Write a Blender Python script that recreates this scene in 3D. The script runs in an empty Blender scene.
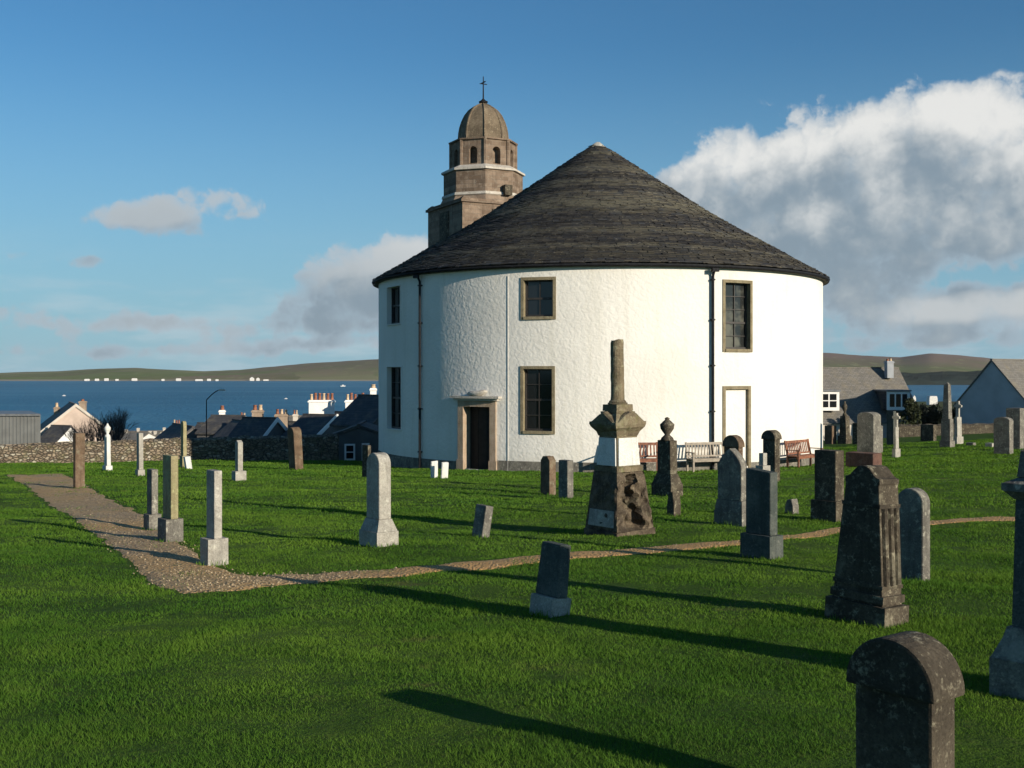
import bpy, bmesh, math, random
import numpy as np
from mathutils import Vector, Matrix, noise as mnoise

random.seed(7)
rng = np.random.default_rng(11)
R = math.radians
SC = bpy.context.scene
COL = SC.collection
F, CX, HY = 1120.0, 512.0, 372.0          # focal length (px) and eye level used to survey the place

# ------------------------------------------------------------------ camera
cd = bpy.data.cameras.new('camera'); cam = bpy.data.objects.new('camera', cd); COL.objects.link(cam)
cam.location = (0, 0, 0); cam.rotation_euler = (R(90), 0, 0)
cd.sensor_width = 36; cd.lens = 36 * F / 1024; cd.shift_y = -(384 - HY) / 1024
cd.clip_start = 0.1; cd.clip_end = 40000
SC.camera = cam
SC.view_settings.view_transform = 'Standard'; SC.view_settings.look = 'None'
SC.view_settings.exposure = 0.3; SC.view_settings.gamma = 1; SC.view_settings.use_curve_mapping = False
SC.cycles.max_bounces = 4; SC.cycles.diffuse_bounces = 2; SC.cycles.glossy_bounces = 2; SC.cycles.transmission_bounces = 2
SC.cycles.use_adaptive_sampling = True; SC.cycles.adaptive_threshold = .02

# ------------------------------------------------------------------ sun and sky
SUN_EL, SUN_AZ = 15.0, 47.4               # azimuth: degrees from -Y towards +X
sx, sy = math.sin(R(SUN_AZ)), -math.cos(R(SUN_AZ))
sdir = Vector((sx * math.cos(R(SUN_EL)), sy * math.cos(R(SUN_EL)), math.sin(R(SUN_EL))))
ld = bpy.data.lights.new('sun', 'SUN'); ld.energy = 5.0; ld.angle = R(0.5); ld.color = (1.0, 0.88, 0.71)
sun = bpy.data.objects.new('sun', ld); COL.objects.link(sun)
sun.rotation_euler = sdir.to_track_quat('Z', 'Y').to_euler()

W = bpy.data.worlds.new('World'); SC.world = W; W.use_nodes = True
wt = W.node_tree


class NT:
    """small helper to write node trees in few lines"""
    def __init__(s, t): s.t = t
    def n(s, ty, **k):
        x = s.t.nodes.new(ty)
        for a, v in k.items(): setattr(x, a, v)
        return x
    def l(s, a, b): s.t.links.new(a, b)
    def put(s, sock, v):
        if hasattr(v, 'is_linked') or isinstance(v, bpy.types.NodeSocket): s.l(v, sock)
        elif v is not None: sock.default_value = v
    def m(s, op, a, b=None, c=None, clamp=False):
        x = s.n('ShaderNodeMath', operation=op, use_clamp=clamp)
        for i, v in enumerate((a, b, c)): s.put(x.inputs[i], v)
        return x.outputs[0]
    def v(s, op, a, b=None):
        x = s.n('ShaderNodeVectorMath', operation=op)
        s.put(x.inputs[0], a); s.put(x.inputs[1], b)
        return x.outputs['Value'] if op in ('DOT_PRODUCT', 'LENGTH', 'DISTANCE') else x.outputs[0]
    def mix(s, f, a, b, mode='MIX'):
        x = s.n('ShaderNodeMix', data_type='RGBA', blend_type=mode)
        s.put(x.inputs[0], f)
        for i, q in ((6, a), (7, b)):
            if isinstance(q, (tuple, list)): q = tuple(q)[:3] + (1,)
            s.put(x.inputs[i], q)
        return x.outputs[2]
    def noise(s, vec, scale, detail=4, rough=.55, dist=0.0, dim='3D'):
        x = s.n('ShaderNodeTexNoise', noise_dimensions=dim); s.put(x.inputs['Vector'], vec)
        x.inputs['Scale'].default_value = scale; x.inputs['Detail'].default_value = detail
        x.inputs['Roughness'].default_value = rough; x.inputs['Distortion'].default_value = dist
        return x
    def ss(s, x, lo, hi, a=0.0, b=1.0):
        q = s.n('ShaderNodeMapRange', interpolation_type='SMOOTHSTEP')
        s.put(q.inputs[0], x); s.put(q.inputs[1], lo); s.put(q.inputs[2], hi); s.put(q.inputs[3], a); s.put(q.inputs[4], b)
        return q.outputs[0]
    def comb(s, x, y, z=0.0):
        q = s.n('ShaderNodeCombineXYZ'); s.put(q.inputs[0], x); s.put(q.inputs[1], y); s.put(q.inputs[2], z); return q.outputs[0]


def azel(px, py):
    az = math.atan((px - CX) / F)
    return math.degrees(az), math.degrees(math.atan((HY - py) / F * math.cos(az)))


# cloud field, in azimuth / elevation degrees: (px, py, half width px, half height px, weight)
CLOUDS = [
    (965, 130, 60, 44, 1.0), (895, 148, 66, 44, 1.0), (1060, 165, 85, 70, 1.0), (835, 172, 62, 48, .95), (765, 172, 60, 46, .9),
    (705, 185, 46, 42, .85), (880, 225, 100, 40, 1.0), (770, 236, 80, 38, .95), (970, 225, 90, 34, .85), (840, 262, 70, 20, .6), (700, 225, 50, 36, .7),
    (385, 275, 62, 32, 1.1), (345, 292, 48, 26, 1.0), (420, 262, 46, 28, 1.1), (360, 306, 60, 16, .7),
    (190, 207, 46, 19, .60), (125, 212, 44, 20, .60), (160, 222, 70, 13, .55), (228, 192, 24, 12, .5), (264, 208, 16, 14, .52),
    (80, 261, 52, 9, .55),
    (900, 314, 120, 19, .80), (1000, 304, 90, 17, .78), (850, 288, 50, 18, .75), (960, 340, 150, 13, .72),
    (150, 322, 40, 11, .60), (235, 326, 66, 12, .62), (330, 326, 56, 13, .62), (70, 328, 60, 11, .58), (10, 312, 36, 14, .6), (290, 346, 140, 10, .60), (100, 352, 150, 9, .56),
    (1400, 200, 200, 60, .9), (-300, 280, 180, 30, .6), (-700, 200, 200, 60, .7), (1900, 300, 300, 40, .6),
]
SKY_TINT, HORIZON, VEIL = (.68, 1.19, 1.42), (3.6, 6.2, 8.0), (6.6, 7.9, 8.7)
CL_THIN, CL_DARK, CL_LIT = (4.9, 6.0, 7.0), (3.2, 4.1, 4.9), (11.0, 10.9, 10.5)
cg = bpy.data.node_groups.new('cloud_density', 'ShaderNodeTree')
cg.interface.new_socket('P', in_out='INPUT', socket_type='NodeSocketVector')
cg.interface.new_socket('D', in_out='OUTPUT', socket_type='NodeSocketFloat'); cg.interface.new_socket('S', in_out='OUTPUT', socket_type='NodeSocketFloat')
g = NT(cg); gi = g.n('NodeGroupInput'); go = g.n('NodeGroupOutput')
P0 = gi.outputs[0]
wn = g.noise(P0, .30, 2, .5, dim='2D').outputs['Color']
wp = g.v('ADD', P0, g.v('MULTIPLY', g.v('SUBTRACT', wn, (.5, .5, .5)), (2.2, 1.0, 0)))
tot = None
for (px, py, hw, hh, wgt) in CLOUDS:
    a, e = azel(px, py)
    q = g.v('MULTIPLY', g.v('SUBTRACT', wp, (a, e, 0)), (F / hw / 57.3, F / hh / 57.3, 0))
    ex = g.m('MULTIPLY', g.m('EXPONENT', g.m('MULTIPLY', g.v('DOT_PRODUCT', q, q), -1.0)), wgt)
    tot = ex if tot is None else g.m('ADD', tot, ex)
tot = g.m('MINIMUM', tot, g.m('ADD', .75, g.m('MULTIPLY', tot, .25)))
nz = g.noise(P0, .50, 8, .58, dim='2D').outputs[0]
nb = g.n('ShaderNodeTexVoronoi', feature='F1', voronoi_dimensions='2D'); g.put(nb.inputs['Vector'], g.v('ADD', P0, g.v('MULTIPLY', g.v('SUBTRACT', g.noise(P0, 1.0, 3, .6, dim='2D').outputs['Color'], (.5, .5, .5)), (1.3, 1.0, 0))))
nb.inputs['Scale'].default_value = .55; nb.inputs['Detail'].default_value = 3.0; nb.inputs['Roughness'].default_value = .5
d = g.m('ADD', tot, g.m('MULTIPLY', g.m('SUBTRACT', nz, .5), .85))
d = g.m('ADD', d, g.m('MULTIPLY', g.m('SUBTRACT', .40, nb.outputs['Distance']), .42))
g.l(d, go.inputs[0])
nl = g.noise(P0, .42, 3, .5, dim='2D').outputs[0]
ds = g.m('ADD', tot, g.m('MULTIPLY', g.m('SUBTRACT', nl, .5), .75)); ds = g.m('ADD', g.m('MULTIPLY', ds, .62), g.m('MULTIPLY', d, .38)); g.l(ds, go.inputs[1])

w = NT(wt)
for x in list(wt.nodes): wt.nodes.remove(x)
out = w.n('ShaderNodeOutputWorld'); bg = w.n('ShaderNodeBackground'); bgc = w.n('ShaderNodeBackground'); mxs = w.n('ShaderNodeMixShader')
w.l(bg.outputs[0], mxs.inputs[1]); w.l(bgc.outputs[0], mxs.inputs[2]); w.l(mxs.outputs[0], out.inputs[0])
bg.inputs[1].default_value = bgc.inputs[1].default_value = 0.062
sky = w.n('ShaderNodeTexSky', sky_type='NISHITA'); sky.sun_disc = False
sky.sun_elevation = R(SUN_EL); sky.sun_rotation = math.atan2(sdir.x, sdir.y)
sky.air_density = 1.0; sky.dust_density = 0.4; sky.ozone_density = 3.0; sky.altitude = 30
gen = w.n('ShaderNodeTexCoord').outputs['Generated']
sp = w.n('ShaderNodeSeparateXYZ'); w.l(gen, sp.inputs[0])
az = w.m('MULTIPLY', w.m('ARCTAN2', sp.outputs[0], sp.outputs[1]), 57.2958)
el = w.m('MULTIPLY', w.m('ARCSINE', sp.outputs[2]), 57.2958)
P = w.comb(az, el)
def dens(p):
    x = w.n('ShaderNodeGroup'); x.node_tree = cg; w.l(p, x.inputs[0]); return x.outputs
d0, e0 = dens(P); e1 = dens(w.v('ADD', P, (1.7, 1.6, 0)))[1]
cover = w.m('MULTIPLY', w.ss(d0, .24, .52), w.ss(d0, .15, .80, .62, 1.0))
lit = w.m('MULTIPLY', w.ss(w.m('SUBTRACT', e0, e1), -.20, .62), w.m('MULTIPLY', w.ss(d0, .25, .95, .45, 1.0), w.m('MULTIPLY', w.ss(el, 3.0, 9.5, .5, 1.0), w.ss(az, -16, 2, .38, 1.0))))
thick = w.ss(d0, .35, 1.0)
skyc = w.mix(1.0, sky.outputs[0], SKY_TINT, 'MULTIPLY')
skyc = w.mix(w.m('MULTIPLY', w.ss(el, 17, 0), .80), skyc, HORIZON)
# thin high veil towards the horizon
veil = w.noise(w.v('MULTIPLY', P, (.10, .50, 0)), 1.0, 6, .6, dim='2D').outputs[0]
vm = w.m('MULTIPLY', w.ss(el, 7.5, .5), w.ss(veil, .44, .70, 0, .6))
skyv = w.mix(vm, skyc, VEIL)
shade = w.mix(thick, CL_THIN, CL_DARK)
ccol = w.mix(lit, shade, CL_LIT)
fin = w.mix(w.m('MULTIPLY', cover, .94), skyv, ccol)
w.l(skyc, bg.inputs[0]); w.l(fin, bgc.inputs[0])
# the cloud field stands over the bay; elsewhere the sky is clear (and cheap)
w.l(w.m('MULTIPLY', w.m('MULTIPLY', w.ss(w.m('ABSOLUTE', az), 55, 45), w.m('GREATER_THAN', el, -.5)), w.ss(el, 24, 19)), mxs.inputs[0])

# ------------------------------------------------------------------ materials
MATS = {}
def newmat(name):
    m = bpy.data.materials.new(name); m.use_nodes = True
    t = NT(m.node_tree); b = m.node_tree.nodes['Principled BSDF']
    MATS[name] = m
    return m, t, b
def coords(t, kind='Object', rnd=True):
    c = t.n('ShaderNodeTexCoord').outputs['Object']
    if kind == 'World': return t.n('ShaderNodeNewGeometry').outputs['Position']
    if rnd:
        r = t.n('ShaderNodeObjectInfo').outputs['Random']
        c = t.v('ADD', c, t.comb(t.m('MULTIPLY', r, 37.0), t.m('MULTIPLY', r, 71.0), t.m('MULTIPLY', r, 13.0)))
    return c
def bump(t, b, h, strength, dist):
    x = t.n('ShaderNodeBump'); x.inputs['Strength'].default_value = strength; x.inputs['Distance'].default_value = dist
    t.l(h, x.inputs['Height']); t.l(x.outputs[0], b.inputs['Normal'])
def plain(name, c, rough=.7, var=.25, scale=6, spec=.3, metal=0, bmp=0, coord='Object'):
    m, t, b = newmat(name); p = coords(t, coord)
    n = t.noise(p, scale, 5).outputs[0]
    f = t.ss(n, .3, .7)
    t.l(t.mix(f, tuple(x * (1 - var) for x in c), tuple(x * (1 + var) for x in c)), b.inputs['Base Color'])
    b.inputs['Roughness'].default_value = rough; b.inputs['Specular IOR Level'].default_value = spec; b.inputs['Metallic'].default_value = metal
    if bmp: bump(t, b, t.noise(p, scale * 5, 4).outputs[0], bmp, .02)
    return m
def stone(name, c1, c2, lich, amount=.5, scale=4, moss=None):
    m, t, b = newmat(name); p = coords(t)
    c = t.mix(t.ss(t.noise(p, scale, 5, .6).outputs[0], .32, .68), c1, c2)
    sp_ = t.noise(p, 70, 2, .7).outputs[0]
    c = t.mix(t.ss(sp_, .35, .75, 0, .55), c, tuple(x * .45 for x in c1))
    ln = t.noise(p, 11, 6, .7).outputs[0]
    c = t.mix(t.m('MULTIPLY', t.ss(ln, .70 - amount * .3, .76 - amount * .18), .8), c, lich)
    ln2 = t.noise(t.v('ADD', p, (7, 3, 1)), 26, 3, .7).outputs[0]
    c = t.mix(t.m('MULTIPLY', t.ss(ln2, .56, .70), .35), c, tuple(x * 1.1 for x in lich))
    ln3 = t.noise(t.v('ADD', p, (1, 4, 8)), 3.2, 7, .72).outputs[0]
    c = t.mix(t.m('MULTIPLY', t.ss(ln3, .54, .64), .25 + .5 * amount), c, tuple(x * .82 for x in lich))
    if moss: c = t.mix(t.ss(t.noise(t.v('ADD', p, (2, 9, 4)), 5, 6, .7).outputs[0], .5, .68, 0, .8), c, moss)
    # run-off streaks down the face
    st = t.noise(t.v('MULTIPLY', p, (14, 14, .9)), 1, 4, .6).outputs[0]
    c = t.mix(t.ss(st, .5, .75, 0, .5), c, tuple(x * .5 for x in c1))
    t.l(c, b.inputs['Base Color']); b.inputs['Roughness'].default_value = .92; b.inputs['Specular IOR Level'].default_value = .15
    h = t.m('ADD', t.m('MULTIPLY', t.noise(p, 18, 6, .7).outputs[0], 1.0), t.m('MULTIPLY', ln, .6))
    bump(t, b, h, .55, .03)
    return m
stone('granite_grey', (.12, .113, .10), (.21, .20, .172), (.40, .39, .32), .5)
stone('granite_pale', (.30, .285, .25), (.42, .40, .35), (.50, .49, .42), .5)
stone('sandstone_brown', (.11, .075, .05), (.19, .132, .088), (.30, .28, .20), .35)
stone('sandstone_dark', (.050, .042, .032), (.100, .084, .061), (.31, .285, .205), .46)
stone('stone_yellow', (.26, .23, .13), (.36, .32, .19), (.42, .42, .22), .55)
stone('stone_mossy', (.105, .085, .058), (.215, .175, .115), (.33, .31, .20), .5, moss=(.12, .115, .05))
stone('slate_green', (.060, .073, .068), (.10, .112, .102), (.22, .23, .19), .15)
stone('granite_red', (.10, .055, .045), (.15, .085, .065), (.2, .17, .14), .2)
stone('stone_crumbling', (.055, .043, .032), (.155, .122, .085), (.27, .24, .16), .3, scale=6)
stone('marble', (.62, .63, .60), (.74, .74, .70), (.52, .53, .46), .1)
stone('tower_dome', (.122, .095, .066), (.22, .172, .12), (.31, .26, .18), .5, scale=1.6)
stone('course_pale', (.46, .42, .36), (.58, .54, .48), (.6, .58, .5), .3)
stone('window_stone', (.19, .16, .10), (.28, .235, .155), (.34, .32, .21), .35)
stone('door_stone', (.36, .27, .19), (.46, .36, .27), (.44, .40, .3), .2)
stone('chimney_brown', (.30, .23, .17), (.42, .33, .25), (.42, .36, .3), .3, scale=1.5)
m, t, b = newmat('tower_stone'); p = coords(t, rnd=False)
sx_ = t.n('ShaderNodeSeparateXYZ'); t.l(p, sx_.inputs[0])
br = t.n('ShaderNodeTexBrick'); t.l(t.comb(t.m('ADD', t.m('MULTIPLY', sx_.outputs[0], 1.0), t.m('MULTIPLY', sx_.outputs[1], .62)), sx_.outputs[2]), br.inputs['Vector'])
br.inputs['Scale'].default_value = 1; br.inputs['Brick Width'].default_value = .55; br.inputs['Row Height'].default_value = .2; br.inputs['Mortar Size'].default_value = .014; br.inputs['Mortar Smooth'].default_value = .6
br.inputs['Color1'].default_value = (.150, .108, .078, 1); br.inputs['Color2'].default_value = (.275, .208, .155, 1); br.inputs['Mortar'].default_value = (.23, .19, .15, 1)
c = t.mix(t.ss(t.noise(p, 1.2, 6, .7).outputs[0], .42, .66, 0, .7), br.outputs[0], (.115, .082, .058))
c = t.mix(t.ss(t.noise(p, 5, 5, .7).outputs[0], .55, .7, 0, .6), c, (.32, .28, .22))
c = t.mix(t.ss(t.noise(t.v('MULTIPLY', p, (4, 4, .35)), 1, 4, .6).outputs[0], .52, .72, 0, .55), c, (.08, .06, .045))
t.l(c, b.inputs['Base Color']); b.inputs['Roughness'].default_value = .92; b.inputs['Specular IOR Level'].default_value = .15
bump(t, b, t.m('ADD', t.m('MULTIPLY', br.outputs['Fac'], -.5), t.noise(p, 9, 5, .7).outputs[0]), .6, .05)
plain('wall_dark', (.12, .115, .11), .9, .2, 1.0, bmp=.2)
plain('white_paint', (.80, .79, .76), .6, .06, 2, bmp=.1)
plain('render_pale', (.50, .46, .40), .85, .12, 1.2, bmp=.2)
plain('render_pink', (.46, .37, .31), .85, .12, 1.2, bmp=.2)
plain('render_grey', (.30, .32, .34), .85, .15, 1.0, bmp=.2)
plain('harl_bluegrey', (.40, .41, .42), .9, .1, 1.0, bmp=.2)
plain('black_iron', (.016, .017, .02), .7, .3, 8, spec=.1)
plain('pot_clay', (.27, .115, .07), .8, .25, 8)
plain('pot_buff', (.55, .42, .28), .8, .2, 8)
plain('bench_wood', (.20, .085, .05), .65, .35, 9, bmp=.15)
plain('bench_wood_bleached', (.27, .235, .19), .7, .2, 9, bmp=.15)
plain('bark', (.12, .095, .075), .95, .3, 12, bmp=.4)
plain('twig', (.075, .065, .062), .95, .3, 8)
plain('sheet_metal', (.17, .175, .17), .6, .12, 1.5)
plain('doorway_shade_paint', (.012, .012, .012), .6, .3, 5)
plain('conduit', (.55, .53, .49), .5, .1, 8)
plain('far_white', (.66, .65, .62), .8, .12, 1)
plain('far_roof', (.10, .10, .11), .8, .2, 1)
plain('sash_dark', (.035, .032, .03), .5, .2, 5)
plain('lead', (.16, .17, .18), .5, .2, 5)
plain('roof_stone_cap', (.40, .38, .33), .9, .2, 4)

m, t, b = newmat('glass_dark')
b.inputs['Base Color'].default_value = (.012, .014, .017, 1); b.inputs['Roughness'].default_value = .08; b.inputs['Specular IOR Level'].default_value = .5
m, t, b = newmat('glass_painted_reflection')
p = coords(t); n_ = t.noise(p, 1.3, 3).outputs[0]
t.l(t.mix(t.ss(n_, .4, .6), (.02, .022, .022), (.11, .11, .09)), b.inputs['Base Color']); b.inputs['Roughness'].default_value = .12  # pale patches in the pane colour imitate reflections and the bright interior

# roughcast (harled) white wall
m, t, b = newmat('harled_white'); p = coords(t, rnd=False)
c = t.mix(t.ss(t.noise(p, .35, 5, .6).outputs[0], .3, .7), (.66, .645, .60), (.745, .73, .685))
st = t.noise(t.v('MULTIPLY', p, (2.2, 2.2, .18)), 1, 5, .65).outputs[0]
c = t.mix(t.ss(st, .50, .76, 0, .5), c, (.58, .56, .49))
gr = t.noise(p, 30, 3, .7).outputs[0]
c = t.mix(t.ss(gr, .58, .75, 0, .35), c, (.50, .48, .42))
zz = t.n('ShaderNodeSeparateXYZ'); t.l(p, zz.inputs[0])
damp = t.m('MULTIPLY', t.ss(zz.outputs[2], -2.6, -3.9), t.ss(t.noise(p, 1.4, 5, .7).outputs[0], .35, .65))
c = t.mix(t.m('MULTIPLY', damp, .55), c, (.47, .46, .38))
t.l(c, b.inputs['Base Color']); b.inputs['Roughness'].default_value = .9; b.inputs['Specular IOR Level'].default_value = .15
vo = t.n('ShaderNodeTexVoronoi', feature='F1'); t.l(t.v('ADD', p, t.v('MULTIPLY', t.noise(p, 3, 3).outputs['Color'], (.4, .4, .4))), vo.inputs['Vector'])
vo.inputs['Scale'].default_value = 6.5
h = t.m('ADD', t.m('MULTIPLY', t.noise(p, 12, 5, .6).outputs[0], 1.0), t.m('MULTIPLY', vo.outputs['Distance'], -.8))
bump(t, b, h, .20, .075)

# roof slates: colour per slate (its own stone colour) + lichen
m, t, b = newmat('roof_slate')
at = t.n('ShaderNodeAttribute', attribute_name='slate'); p = coords(t, rnd=False)
c = t.mix(1.0, at.outputs['Color'], (.72, .74, .76), 'MULTIPLY')
zr_ = t.n('ShaderNodeSeparateXYZ'); t.l(p, zr_.inputs[0])
bd_ = t.noise(t.comb(0.0, 0.0, t.m('ADD', zr_.outputs[2], t.m('MULTIPLY', t.noise(p, .5, 3).outputs[0], .5))), 1.25, 3, .6).outputs[0]
c = t.mix(t.ss(bd_, .52, .40, 0, .55), c, (.022, .022, .024))
c = t.mix(t.m('MULTIPLY', t.ss(bd_, .46, .58), t.ss(t.noise(t.v('MULTIPLY', p, (1, 1, 3)), 2.2, 6, .75).outputs[0], .34, .58)), c, (.098, .092, .068))
ln = t.noise(t.v('MULTIPLY', p, (.5, .5, 2.6)), 1.5, 7, .74).outputs[0]
c = t.mix(t.ss(ln, .50, .66, 0, .55), c, (.085, .078, .060))
ln = t.noise(t.v('MULTIPLY', t.v('ADD', p, (3, 8, 2)), (1.4, 1.4, 7)), 2.0, 5, .75).outputs[0]
c = t.mix(t.ss(ln, .60, .70, 0, .55), c, (.20, .18, .135))
ln = t.noise(t.v('ADD', p, (5, 5, 5)), 6, 4, .7).outputs[0]
c = t.mix(t.ss(ln, .60, .68, 0, .6), c, (.17, .155, .12))
t.l(c, b.inputs['Base Color']); b.inputs['Roughness'].default_value = .85; b.inputs['Specular IOR Level'].default_value = .2
bump(t, b, t.noise(p, 8, 4, .7).outputs[0], .5, .03)

def roofmat(name, c1, c2):
    m, t, b = newmat(name); p = coords(t)
    br = t.n('ShaderNodeTexBrick'); br.inputs['Scale'].default_value = 1.0
    br.inputs['Brick Width'].default_value = .34; br.inputs['Row Height'].default_value = .2; br.inputs['Mortar Size'].default_value = .012
    sx_ = t.n('ShaderNodeSeparateXYZ'); t.l(p, sx_.inputs[0])
    t.l(t.comb(sx_.outputs[1], t.m('MULTIPLY', sx_.outputs[2], 1.5)), br.inputs['Vector'])
    br.inputs['Color1'].default_value = c1 + (1,); br.inputs['Color2'].default_value = c2 + (1,); br.inputs['Mortar'].default_value = tuple(x * .5 for x in c1) + (1,)
    c = t.mix(t.ss(t.noise(p, 1.2, 6, .7).outputs[0], .45, .7, 0, .5), br.outputs[0], (.2, .17, .11))
    t.l(c, b.inputs['Base Color']); b.inputs['Roughness'].default_value = .85
    bump(t, b, br.outputs['Fac'], -.5, .02)
roofmat('slate_house', (.040, .041, .046), (.066, .066, .07))
roofmat('slate_brown', (.125, .118, .105), (.175, .165, .148))

# rubble wall
m, t, b = newmat('rubble'); p = coords(t, rnd=False)
vo = t.n('ShaderNodeTexVoronoi', feature='F1'); wv = t.v('ADD', p, t.v('MULTIPLY', t.noise(p, 3, 2).outputs['Color'], (.15, .15, .15)))
t.l(t.v('MULTIPLY', wv, (5.2, 5.2, 9.5)), vo.inputs['Vector']); vo.inputs['Scale'].default_value = 1
ve = t.n('ShaderNodeTexVoronoi', feature='DISTANCE_TO_EDGE'); t.l(t.v('MULTIPLY', wv, (5.2, 5.2, 9.5)), ve.inputs['Vector']); ve.inputs['Scale'].default_value = 1
sc_ = t.n('ShaderNodeSeparateColor'); t.l(vo.outputs['Color'], sc_.inputs[0])
c = t.mix(sc_.outputs[0], (.13, .10, .07), (.28, .225, .16))
c = t.mix(t.ss(sc_.outputs[1], .75, .95), c, (.36, .33, .26))
c = t.mix(t.ss(ve.outputs[0], .10, .02), c, (.05, .042, .03))
c = t.mix(t.ss(t.noise(p, 2, 5, .7).outputs[0], .5, .65, 0, .6), c, (.13, .125, .06))
t.l(c, b.inputs['Base Color']); b.inputs['Roughness'].default_value = .95
bump(t, b, t.ss(ve.outputs[0], 0, .2), .9, .08)

# turf
def turf(name, cs, wide=True):
    m, t, b = newmat(name); p = coords(t, 'World')
    n1 = t.noise(p, .45, 6, .68).outputs[0]; n2 = t.noise(p, 1.6, 6, .72).outputs[0]; n3 = t.noise(p, 17, 4, .7).outputs[0]
    c = t.mix(t.ss(n1, .35, .65), cs[0], cs[1])
    c = t.mix(t.ss(n2, .42, .72, 0, .75), c, cs[2])
    c = t.mix(t.ss(n3, .5, .75, 0, .5), c, cs[3])
    n4 = t.noise(t.v('ADD', p, (31, 17, 0)), .8, 6, .75).outputs[0]
    c = t.mix(t.ss(n4, .60, .74, 0, .6), c, (.13, .115, .045))
    if wide:
        yy = t.n('ShaderNodeSeparateXYZ'); t.l(p, yy.inputs[0])
        rough_land = t.mix(t.ss(t.noise(p, .03, 6, .6).outputs[0], .4, .6), (.075, .07, .03), (.06, .08, .025))
        c = t.mix(t.ss(yy.outputs[1], 88, 125), c, rough_land)
    t.l(c, b.inputs['Base Color']); b.inputs['Roughness'].default_value = .95; b.inputs['Specular IOR Level'].default_value = .08
    if wide:
        h = t.m('ADD', t.m('MULTIPLY', n2, 1.0), t.m('MULTIPLY', n3, .5)); h = t.m('ADD', h, t.m('MULTIPLY', t.noise(p, 60, 3, .7).outputs[0], .25))
        bump(t, b, h, .8, .10)
    return m, t, b
turf('turf', ((.042, .088, .012), (.066, .118, .016), (.030, .064, .010), (.085, .095, .028)))
m, t, b = turf('grass_blade', ((.058, .142, .017), (.116, .215, .025), (.038, .095, .013), (.150, .18, .045)), False)
tr = t.n('ShaderNodeBsdfTranslucent'); tr.inputs[0].default_value = (.13, .24, .02, 1)
mx = t.n('ShaderNodeMixShader'); mx.inputs[0].default_value = .22
t.l(b.outputs[0], mx.inputs[1]); t.l(tr.outputs[0], mx.inputs[2]); t.l(mx.outputs[0], t.t.nodes['Material Output'].inputs[0])

m, t, b = newmat('gravel'); p = coords(t, 'World')
vo = t.n('ShaderNodeTexVoronoi', feature='F1'); t.l(p, vo.inputs['Vector']); vo.inputs['Scale'].default_value = 28
sc_ = t.n('ShaderNodeSeparateColor'); t.l(vo.outputs['Color'], sc_.inputs[0])
c = t.mix(sc_.outputs[0], (.19, .12, .06), (.44, .325, .18))
c = t.mix(t.ss(t.noise(p, .5, 5, .6).outputs[0], .4, .62, 0, .8), c, (.40, .25, .10))
px_ = t.n('ShaderNodeSeparateXYZ'); t.l(p, px_.inputs[0])
c = t.mix(t.m('MULTIPLY', t.ss(px_.outputs[0], -3.0, -.6), t.ss(t.noise(p, 1.1, 6, .7).outputs[0], .30, .50, .35, .95)), c, (.43, .25, .09))
c = t.mix(t.ss(t.noise(p, 2.5, 6, .75).outputs[0], .56, .70, 0, .75), c, (.07, .088, .02))
c = t.mix(t.ss(t.noise(p, 6, 5, .75).outputs[0], .55, .75, 0, .6), c, (.10, .075, .05))
t.l(c, b.inputs['Base Color']); b.inputs['Roughness'].default_value = .95
bump(t, b, t.m('ADD', vo.outputs['Distance'], t.noise(p, 9, 5, .7).outputs[0]), .8, .04)
plain('soil_edge', (.20, .125, .065), .95, .4, 3, bmp=.5)
plain('pebble', (.30, .235, .15), .9, .45, 30, coord='World')

# sea
m, t, b = newmat('sea_water'); p = coords(t, 'World')
n1 = t.noise(t.v('MULTIPLY', p, (.0035, .0012, 0)), 1, 5, .6).outputs[0]
n2 = t.noise(t.v('MULTIPLY', p, (.05, .02, 0)), 1, 4, .65).outputs[0]
c = t.mix(t.ss(n1, .35, .65), (.022, .130, .225), (.038, .170, .285))
c = t.mix(t.ss(n2, .5, .75, 0, .4), c, (.07, .22, .31))
c = t.mix(t.ss(t.noise(t.v('MULTIPLY', p, (.0012, .011, 0)), 1, 6, .65).outputs[0], .48, .66, 0, .6), c, (.085, .24, .33))
t.l(c, b.inputs['Base Color']); b.inputs['Roughness'].default_value = .55; b.inputs['Specular IOR Level'].default_value = .22
bump(t, b, t.noise(t.v('MULTIPLY', p, (.25, .12, 0)), 1, 4, .6).outputs[0], 1.0, 3.0)

# hill land and woodland
m, t, b = newmat('moorland'); p = coords(t, 'World')
n1 = t.noise(t.v('MULTIPLY', p, (.0022, .0010, .012)), 1, 6, .6).outputs[0]
n2 = t.noise(t.v('MULTIPLY', p, (.008, .003, .05)), 1, 5, .65).outputs[0]
zz = t.n('ShaderNodeSeparateXYZ'); t.l(p, zz.inputs[0])
c = t.mix(t.ss(n1, .4, .6), (.125, .140, .060), (.200, .160, .105))
c = t.mix(t.ss(n2, .45, .65, 0, .8), c, (.140, .165, .065))
c = t.mix(t.ss(t.m('ADD', zz.outputs[2], t.m('MULTIPLY', n1, 60)), 25, 95), c, (.180, .130, .105))
c = t.mix(t.ss(t.noise(t.v('MULTIPLY', p, (.02, .006, .1)), 1, 3).outputs[0], .6, .66, 0, .8), c, (.22, .22, .11))
fv = t.n('ShaderNodeTexVoronoi', feature='F1', voronoi_dimensions='2D'); t.l(t.v('MULTIPLY', t.v('ADD', p, t.v('MULTIPLY', t.noise(t.v('MULTIPLY', p, (.004, .004, 0)), 1, 2).outputs['Color'], (120, 120, 0))), (.0055, .0022, 0)), fv.inputs['Vector']); fv.inputs['Scale'].default_value = 1
fc = t.n('ShaderNodeSeparateColor'); t.l(fv.outputs['Color'], fc.inputs[0])
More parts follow.
